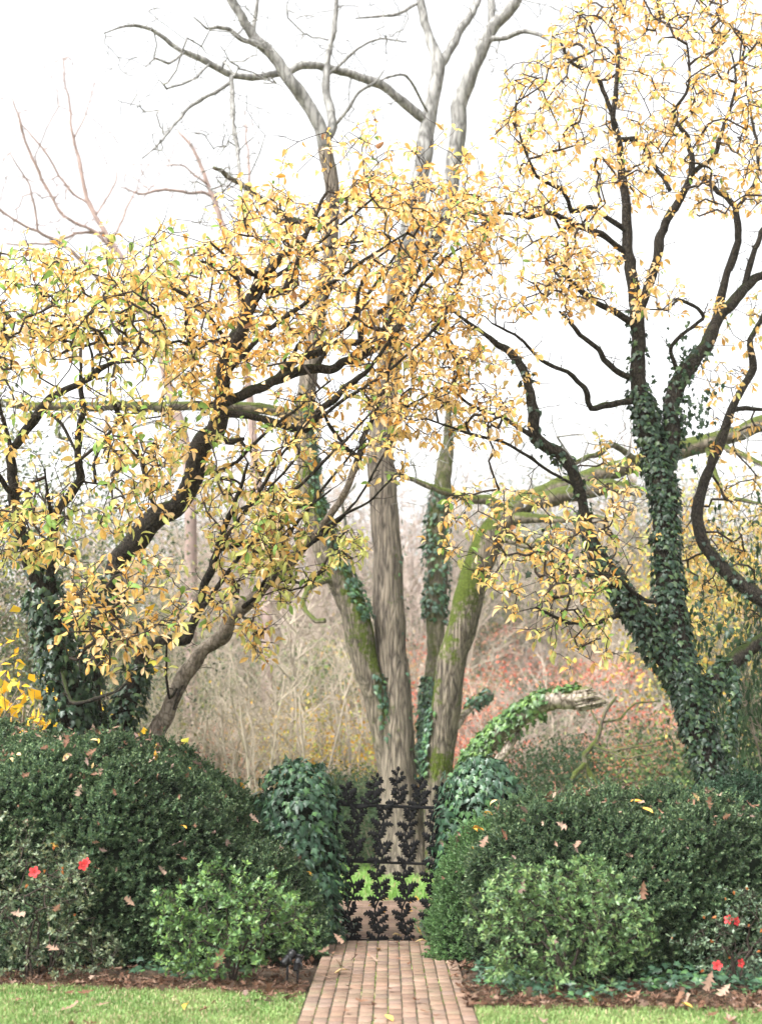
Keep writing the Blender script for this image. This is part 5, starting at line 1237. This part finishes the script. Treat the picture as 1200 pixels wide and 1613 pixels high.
# ================================================================== THE WOODLAND BEHIND
def bare_plant(h, n_stems, spread, rng, n_br=9, n_tw=6, r0=.03, arch=.5, droop=.0):
    st, tw = MB(), MB()
    for k in range(n_stems):
        az = rng.random() * 6.28; d = np.array([math.cos(az), math.sin(az), 0]); L = h * rng.uniform(.65, 1.0); t = np.linspace(0, 1, 9)[:, None]
        sp = spread * rng.uniform(.3, 1); p = d * (.08 * (n_stems > 1) + sp * (t * .5 + t ** 2 * .5)) + np.array([0, 0, 1]) * L * (t - arch * .28 * t ** 2.4) + rng.normal(0, .02 * h / 3, (9, 3)) * t
        V, F = tube(p, r0 * np.linspace(1, .22, 9) * rng.uniform(.7, 1.2), 5); st.add(V, F)
        for b in range(n_br):
            i = rng.integers(2, 9); bd = norm(rnd_unit(1, rng)[0] * [1, 1, .5] + [0, 0, .65] + d * .3); Lb = L * rng.uniform(.12, .36); t2 = np.linspace(0, 1, 5)[:, None]
            q = p[i] + bd * Lb * t2 + np.array([0, 0, .15 - droop]) * Lb * t2 ** 2 + rng.normal(0, .025, (5, 3)) * t2 * h / 4
            V, F = tube(q, r0 * np.linspace(.34, .12, 5), 3, False); tw.add(V, F)
            for c in range(n_tw):
                j = rng.integers(1, 5); cd = norm(bd + rng.normal(0, .6, 3)); Lc = Lb * rng.uniform(.25, .6); t3 = np.linspace(0, 1, 3)[:, None]
                V, F = tube(q[j] + cd * Lc * t3 + rng.normal(0, .03, (3, 3)) * t3, r0 * np.array([.17, .12, .08]), 3, False); tw.add(V, F)
    return st, tw
def foliage(h, w_, n, lsize, cols, rng, clumps=26, flat=.7, bottom=.1, layered=False):
    """leaf sized faces in clumps through a crown"""
    mb = MB(); c = rnd_unit(clumps, rng) * (rng.random((clumps, 1)) ** .45); c = c * [w_ / 2, w_ / 2, h * (1 - bottom) / 2] + [0, 0, h * (bottom + (1 - bottom) / 2)]
    k = rng.integers(0, clumps, n); r = np.array([w_, w_, h * flat * (.3 if layered else 1)]) * .15; p = c[k] + rng.normal(0, 1, (n, 3)) * r
    V, F, e, t = t_flat(.55); M = frames(rnd_unit(n, rng), rnd_unit(n, rng) + [0, -.3, .5]); s = lsize * rng.uniform(.6, 1.3, n)
    W = np.einsum('nij,vj->nvi', M * s[:, None, None], V) + p[:, None]
    C = np.array(cols)[rng.integers(0, len(cols), n)] * (.75 + .5 * rng.random((n, 1))) * (.8 + .4 * rng.random(clumps))[k][:, None]
    mb.add(W.reshape(-1, 3), [(F[0][None] + (np.arange(n) * 4)[:, None, None]).reshape(-1, 3)], np.repeat(np.clip(C, 0, 1), 4, 0)); return mb
rw = np.random.default_rng(201)
def proto(kind, **kw):
    r = []
    for _ in range(kw.pop('variants', 3)):
        st, tw = bare_plant(rng=rw, **{k: v for k, v in kw.items() if k in ('h', 'n_stems', 'spread', 'n_br', 'n_tw', 'r0', 'arch', 'droop')})
        parts = [('stems', st.mesh('stems', kw['mat'])), ('twigs', tw.mesh('twigs', kw.get('tmat', kw['mat'])))]
        if 'fol' in kw: parts.append(('foliage', foliage(rng=rw, **kw['fol']).mesh('foliage', MAT['bg_leaf'], False)))
        r.append(parts)
    return r
PLANTED = {}
def plant(parts, name, u, D, hs, label, cat, group, rot=None, dz=0, wide=1.0):
    x = xu(u, D); z = float(hill(x, D)) - .05 + dz if D > 26.5 else -.05 + dz
    root = empty(name, (x, D, z), label, cat, group); root.rotation_euler = (0, 0, rw.random() * 6.28 if rot is None else rot); root.scale = (hs * wide, hs * wide, hs)
    for nm, me in parts: link(nm, me, root, 'stuff' if nm in ('twigs', 'foliage') else None)
    PLANTED.setdefault(label, []).append((u, root)); return root
TAN = proto('tan', h=4.0, n_stems=9, spread=1.5, n_br=9, n_tw=6, r0=.026, arch=1.0, mat=MAT['bgtwig'])
PNK = proto('pink', h=4.0, n_stems=8, spread=1.3, n_br=10, n_tw=7, r0=.022, arch=.8, mat=MAT['bgpink'])
SAP = proto('sap', h=9.0, n_stems=2, spread=1.2, n_br=20, n_tw=7, r0=.075, arch=.2, mat=MAT['bgtrunk'], tmat=MAT['bgpink'])
RED = proto('red', h=3.6, n_stems=6, spread=1.3, n_br=6, n_tw=5, r0=.03, arch=.6, mat=MAT['bgtrunk'], tmat=MAT['bgpink'], variants=2, fol=dict(h=3.8, w_=3.4, n=1500, lsize=.085, cols=[(.62, .14, .10), (.70, .24, .16), (.55, .20, .13), (.66, .34, .22)], clumps=14, layered=True))
EVG = proto('evg', h=2.6, n_stems=5, spread=.8, n_br=6, n_tw=4, r0=.03, mat=MAT['bgtrunk'], variants=2, fol=dict(h=3.0, w_=2.8, n=5200, lsize=.10, cols=[(.035, .07, .035), (.055, .10, .045), (.08, .12, .06)], clumps=40, bottom=.02))
GRYE = proto('grye', h=6.0, n_stems=4, spread=1.0, n_br=12, n_tw=5, r0=.05, mat=MAT['bgtrunk'], variants=2, fol=dict(h=7.0, w_=4.2, n=9000, lsize=.085, cols=[(.09, .125, .07), (.13, .165, .095), (.06, .085, .05), (.19, .20, .13), (.28, .26, .10)], clumps=70, bottom=.02))
YEL_ = proto('yel', h=3.6, n_stems=5, spread=1.2, n_br=7, n_tw=4, r0=.03, mat=MAT['bgtrunk'], variants=2, fol=dict(h=3.6, w_=3.2, n=2400, lsize=.10, cols=[(.58, .40, .06), (.50, .44, .10), (.36, .42, .10), (.62, .34, .06)], clumps=32))
YLT = proto('ylt', h=5.5, n_stems=3, spread=1.2, n_br=9, n_tw=4, r0=.04, mat=MAT['bgtrunk'], variants=2, fol=dict(h=6.0, w_=4.2, n=2200, lsize=.11, cols=[(.60, .42, .08), (.55, .46, .14), (.40, .44, .12), (.64, .40, .10)], clumps=40, bottom=.5))
GLD = proto('gld', h=2.0, n_stems=5, spread=.7, n_br=6, n_tw=4, r0=.018, mat=MAT['bgtrunk'], variants=1, fol=dict(h=2.2, w_=2.0, n=900, lsize=.10, cols=[(.78, .46, .03), (.80, .54, .05), (.70, .38, .03), (.45, .42, .06)], clumps=24))
LGR = proto('lgr', h=3.0, n_stems=5, spread=.9, n_br=7, n_tw=4, r0=.025, mat=MAT['bgtrunk'], variants=2, fol=dict(h=3.0, w_=3.0, n=3600, lsize=.10, cols=[(.12, .19, .07), (.16, .23, .08), (.22, .28, .09), (.09, .14, .06)], clumps=36, bottom=.02))
def zone(u, D):
    z = [n for lim, n in ((230, 'behind the far left of the left hedge'), (330, 'by the slim pale magnolia'), (420, 'above the left hedge shoulder'), (500, 'behind the left pier'), (590, 'between left pier and big tree'), (700, 'behind the big tree trunks'), (800, 'behind the right pier'), (900, 'behind the broken trunk'), (1010, 'behind the mossy sapling'), (1100, 'left of the ivy wrapped magnolia'), (9999, 'right of the ivy wrapped magnolia')) if u < lim][0]
    return z + (', in front' if D < 33 else ', midway back' if D < 44 else ', far back')
SPL = proto('spl', h=5.5, n_stems=4, spread=.9, n_br=10, n_tw=6, r0=.03, arch=.4, mat=MAT['bgtwig'])
G_TAN = 'bare tan shrubs in the thicket behind the gate'
for k in range(26):
    u = [300, 360, 420, 470, 540, 250, 330, 400, 450, 510, 560, 275, 385, 580, 230, 440, 640, 500][k % 18] + rw.normal(0, 22); D = 27 + (k / 26) * 22 + rw.normal(0, .8)
    plant(TAN[k % 3], 'bare_shrub', u, D, rw.uniform(.75, 1.15), 'leafless pale tan shrub ' + zone(u, D), 'shrub', G_TAN, wide=1.1)
for u, D, s in ((235, 23, .62), (268, 26, .8), (305, 25, .7), (345, 27.5, .9), (382, 26, .85), (415, 25, .95), (452, 27, .9), (492, 25.5, 1.0), (525, 28, .85), (560, 26.5, .8), (585, 29, .9), (655, 30, .8), (800, 27, .7), (880, 31, .8), (1010, 29, .75)):
    plant(SPL[int(u) % 3], 'young_bare_tree', u, D, s, 'pale slender bare young tree ' + zone(u, 30), 'tree', 'pale young trees in the thicket')
for k in range(26):
    u = [700, 760, 820, 880, 940, 1000, 1060, 1120, 660, 790, 860, 980, 1180][k % 13] + rw.normal(0, 25); D = 30 + (k / 26) * 24 + rw.normal(0, .8)
    plant(PNK[k % 3], 'bare_shrub', u, D, rw.uniform(.6, 1.0), 'leafless pinkish grey shrub ' + zone(u, D), 'shrub', 'bare pinkish shrubs on the slope', wide=1.2)
for k in range(40):
    u = -80 + k * 33 + rw.normal(0, 14); D = 48 + rw.uniform(0, 26)
    plant(SAP[k % 3], 'bare_woodland_tree', u, D, rw.uniform(.75, 1.15), 'thin bare tree ' + zone(u, 40 if D < 60 else 60), 'tree', 'bare trees far back in the wood')
for u, D, s, lab in ((335, 33, .75, 'small pale red shrub left of the big tree, in the tan thicket'), (690, 40, 1.0, 'red leaved shrub seen between the two big trunks'), (750, 33, .85, 'red leaved shrub right of the mossy right trunk'), (985, 32, .85, 'pinkish red shrub left of the ivy wrapped magnolia trunk'), (935, 44, .9, 'faded red shrub above the broken trunk'), (720, 31, .6, 'bright coral shrub just right of the mossy right trunk'), (1040, 30, .7, 'coral shrub beside the ivy wrapped magnolia trunk'), (800, 47, .9, 'distant red shrub high on the slope beneath the mossy limb')):
    plant(RED[int(u) % 2], 'red_shrub', u, D, s, lab, 'shrub', 'red leaved shrubs on the slope')
for u, D, s, lab in ((590, 24.2, .52, 'dark evergreen shrub seen through the upper left of the gate'), (548, 26.0, .55, 'dark evergreen shrub behind the left pier'), (490, 31, .6, 'dark evergreen shrub low in the thicket left of the big tree'), (395, 33, .55, 'dark evergreen shrub behind the left hedge shoulder'), (840, 26, .72, 'dark evergreen shrub under the broken trunk'), (905, 27.5, .72, 'dark evergreen shrub beside the mossy sapling'), (1010, 30, .85, 'dark evergreen shrub behind the middle of the right hedge'), (1175, 24, 1.0, 'dark evergreen shrub right of the ivy wrapped magnolia'), (300, 27, .5, 'low evergreen shrub at the foot of the slim pale magnolia'), (730, 25.8, .4, 'low evergreen shrub at the foot of the mossy right trunk')):
    plant(EVG[int(u) % 2], 'evergreen_bush', u, D, s, lab, 'shrub', 'evergreen bushes under the trees')
plant(EVG[0], 'evergreen_bush', 1222, 18.5, 1.6, 'tall dark evergreen bush at the right edge beyond the magnolia limb', 'shrub', None, wide=.42)
for u, D, s, lab in ((30, 24, .98, 'tall grey green evergreen behind the leftmost magnolia'), (150, 27, 1.0, 'tall grey green evergreen behind the leaning dark magnolia'), (-70, 22, 1.0, 'tall grey green evergreen at the far left edge'), (235, 34, 1.0, 'grey green evergreen between the leaning and slim magnolias'), (1240, 25, .85, 'grey green evergreen at the far right edge')):
    plant(GRYE[int(abs(u)) % 2], 'grey_evergreen', u, D, s, lab, 'tree', 'grey evergreens behind the magnolias')
for u, D, s, lab in ((910, 32, .5, 'yellow green shrub behind the right hedge near the sapling'), (985, 33, .6, 'yellow and green shrub left of the ivy wrapped magnolia'), (440, 34, .8, 'yellowing shrub high in the tan thicket'), (560, 42, 1.0, 'yellowing shrub far behind the big tree')):
    plant(YEL_[int(u) % 2], 'yellow_shrub', u, D, s, lab, 'shrub', 'yellowing shrubs in the wood')
for u, D, s, lab in ((1125, 26, 1.0, 'tall yellow leaved tree behind the right edge magnolia limb'), (1225, 28, 1.1, 'tall yellow leaved tree at the right edge')):
    plant(YLT[int(u) % 2], 'yellow_tree', u, D, s, lab, 'tree', 'yellow trees at the right')
for u, D, s, lab in ((270, 19, .55, 'yellow green shrub behind the left hedge by the slim magnolia'), (880, 28, .6, 'light green shrub behind the right hedge under the broken trunk'), (1060, 27, .9, 'light green shrub left of the ivy trunk foot'), (1185, 21, .75, 'light green shrub behind the right end of the hedge'), (950, 25.5, .42, 'low light green shrub beside the mossy sapling'), (790, 23.4, .42, 'ivy green mound at the foot of the broken trunk')):
    plant(LGR[int(u) % 2], 'green_shrub', u, D, s, lab, 'shrub', 'light green shrubs in the wood')
plant(GLD[0], 'golden_shrub', 22, 16.6, 1.6, 'bright golden leaved shrub behind the left hedge at the left edge', 'shrub', None, .4)

for K, nm, u, D, s, lab, cat in ((EVG, 'evergreen_bush', 468, 25, .42, 'low dark evergreen bush in front of the tan thicket', 'shrub'), (EVG, 'evergreen_bush', 522, 26.2, .55, 'dark evergreen bush just left of the big tree base', 'shrub'), (LGR, 'green_shrub', 405, 25.6, .45, 'small green shrub in front of the tan thicket above the left hedge', 'shrub'), (RED, 'red_shrub', 345, 29, .62, 'low pinkish red shrub in the tan thicket right of the slim magnolia', 'shrub'), (YEL_, 'yellow_shrub', 538, 27.6, .85, 'thin yellow shrub in the tan thicket left of the big tree', 'shrub'), (YEL_, 'yellow_shrub', 448, 30, .8, 'thin yellow shrub in the middle of the tan thicket', 'shrub'), (LGR, 'green_shrub', 566, 27.4, .6, 'green shrub against the left side of the big tree', 'shrub'), (EVG, 'evergreen_bush', 300, 28, .7, 'dark evergreen bush behind the slim magnolia', 'shrub'), (RED, 'red_shrub', 762, 28.4, .95, 'coral red shrub in front of the slope right of the mossy right trunk', 'shrub'), (RED, 'red_shrub', 992, 28.6, .95, 'coral red shrub in front of the slope above the mossy sapling', 'shrub'), (RED, 'red_shrub', 668, 29, .85, 'coral red shrub low between the big trunks', 'shrub')):
    plant(K[int(u) % 2], nm, u, D, s, lab, cat, None)
rm = np.random.default_rng(231)
MIX = [(EVG, 'evergreen_bush', 'dark evergreen bush', 'shrub', .8), (LGR, 'green_shrub', 'light green leafy shrub', 'shrub', .8), (YEL_, 'yellow_shrub', 'thinning yellow leaved shrub', 'shrub', .75), (GRYE, 'grey_evergreen', 'tall dull grey green evergreen', 'tree', .95), (EVG, 'evergreen_bush', 'dark evergreen bush', 'shrub', 1.3), (PNK, 'bare_shrub', 'leafless brownish shrub', 'shrub', 1.1), (LGR, 'green_shrub', 'light green leafy shrub', 'shrub', 1.2)]
for k in range(58):
    kind = MIX[[0, 1, 2, 5, 3, 4, 6, 5, 1][k % 9]]; u = 200 + (k * 137) % 1020 + rm.normal(0, 15); D = 34 + 34 * ((k * 0.381966) % 1)
    plant(kind[0][k % len(kind[0])], kind[1], u, D, kind[4] * rm.uniform(.7, 1.15), kind[2] + ' ' + zone(u, D), kind[3], 'mixed undergrowth on the wooded slope')
for k in range(34):
    u = 220 + (k * 89) % 900 + rm.normal(0, 18); D = 44 + 20 * ((k * .618) % 1); pk = (TAN, PNK)[k % 2]
    plant(pk[k % 3], 'bare_thicket_tree', u, D, rm.uniform(1.7, 2.5), ('tall tan bare tree ', 'tall brownish bare tree ')[k % 2] + zone(u, D), 'tree', 'tall bare thicket trees on the upper slope')
for u, D, s in ((345, 54, 1.2), (520, 58, 1.15), (705, 60, 1.2), (825, 50, 1.15), (900, 57, 1.3), (1010, 52, 1.25), (1090, 58, 1.3)):
    plant(GRYE[int(u) % 2], 'grey_evergreen', u, D, s, 'faint far evergreen ' + zone(u, 45).split(',')[0], 'tree', 'far evergreens on the upper slope')
# tall pale bare trees against the sky on the left
def sky_tree():
    T = Tree(); m = MAT['skytwig']; rng = np.random.default_rng(211)
    T.limb([(300, 760, 18), (265, 600, 15), (230, 480, 12), (190, 405, 9), (160, 360, 8), (135, 300, 7), (118, 220, 5), (105, 140, 3), (100, 95, 2)], 34, 34, m, 'trunk', 8)
    for pts, y in [([(190, 400, 7), (150, 365, 6), (100, 340, 5), (60, 270, 5), (35, 200, 4), (20, 155, 2)], 33), ([(165, 368, 6), (120, 368, 5), (80, 385, 4), (10, 385, 3)], 33), ([(145, 320, 4), (110, 300, 4), (60, 225, 3), (30, 190, 2)], 33.6), ([(175, 380, 4), (200, 330, 4), (215, 300, 2)], 34.6), ([(150, 335, 3), (180, 290, 3), (185, 270, 2)], 34.6), ([(240, 500, 8), (190, 470, 6), (110, 395, 6), (50, 360, 5), (0, 330, 4), (-30, 300, 3)], 32), ([(60, 365, 4), (55, 330, 4), (45, 290, 3), (15, 240, 2)], 32), ([(118, 225, 3), (135, 180, 2), (150, 130, 1.5)], 34)]:
        T.limb(pts, y, None, m, 'limb', 6)
    root = empty('bare_woodland_tree', (float(P(300, 760, 34)[0]), 34, float(hill(-4.4, 34)) - .1), 'tall pinkish bare tree against the white sky at upper left', 'tree')
    T.limbs[0]['p'][0] = org(root); T.emit(root)
    A = np.array([P(u, v, 33.5 + rng.normal(0, .9)) for u, v in np.vstack([in_poly([(-30, 150), (120, 80), (240, 240), (230, 400), (-30, 400)], 150, rng), in_poly([(-30, 300), (100, 300), (200, 420), (-30, 420)], 50, rng)])])
    arr, rad, ch, tips, b = grow(limb_nodes(T, .3), A, rng, .3, .12, .05, .0075); mb = MB(); twig_mesh(mb, arr, rad, ch, b, .03); link('twigs', mb.mesh('twigs', m, origin=org(root)), root, 'stuff')
sky_tree()
def pale_tree():
    T = Tree(); m = MAT['skytwig']; rng = np.random.default_rng(221)
    T.limb([(420, 900, 16), (400, 700, 13), (372, 420, 10), (345, 335, 9), (325, 285, 7), (305, 235, 5), (280, 205, 3)], 36, 36, m, 'trunk', 8)
    for pts, y in [([(336, 310, 6), (315, 303, 6), (260, 300, 5), (225, 305, 4), (190, 295, 2)], 35), ([(362, 390, 5), (385, 330, 5), (392, 260, 4), (385, 190, 2)], 36.5), ([(330, 292, 4), (290, 262, 3), (260, 262, 2)], 35.4)]: T.limb(pts, y, None, m, 'limb', 6)
    root = empty('bare_woodland_tree', (float(P(420, 900, 36)[0]), 36, float(hill(-2.8, 36)) - .1), 'faint pale bare tree behind the golden crown, under the hanging branch', 'tree'); T.limbs[0]['p'][0] = org(root); T.emit(root)
    A = np.array([P(u, v, 35.5 + rng.normal(0, .8)) for u, v in in_poly([(190, 210), (300, 190), (400, 150), (430, 330), (340, 400), (200, 330)], 90, rng)])
    arr, rad, ch, tips, b = grow(limb_nodes(T, .3), A, rng, .3, .12, .05, .0075); mb = MB(); twig_mesh(mb, arr, rad, ch, b, .03); link('twigs', mb.mesh('twigs', m, origin=org(root)), root, 'stuff')
pale_tree()

for lab, lst in PLANTED.items():                              # neighbours of one kind: told apart by their order
    if len(lst) > 1:
        for k, (u, o) in enumerate(sorted(lst, key=lambda t: t[0])):
            o['label'] = lab.replace(', ', ' ') + ((', left one of two', ', right one of two')[k] if len(lst) == 2 else ', ' + ('first', 'second', 'third', 'fourth', 'fifth', 'sixth')[min(k, 5)] + ' from left')
# ---- thin added volume that whitens distant things, standing in for overexposure glare
if HAZE > 0:
    hx, y0, y1, z0, z1 = 170.0, -48.0, 268.0, -1.2, 26.0
    V = np.array([(x, y, z) for z in (z0, z1) for x, y in ((-hx, y0), (hx, y0), (hx, y1), (-hx, y1))])
    m, n = new_mat('air'); o = nd(n, 'ShaderNodeOutputMaterial'); pv = nd(n, 'ShaderNodeVolumePrincipled'); pv.inputs['Density'].default_value = HAZE; pv.inputs['Color'].default_value = (.97, .96, .96, 1); pv.inputs['Anisotropy'].default_value = .0
    n.links.new(pv.outputs[0], o.inputs['Volume'])
    link('glare_veil', make_mesh('glare_veil', V, [np.array([(0, 3, 2, 1), (4, 5, 6, 7), (0, 1, 5, 4), (1, 2, 6, 5), (2, 3, 7, 6), (3, 0, 4, 7)])], m, smooth=False), None, 'stuff')
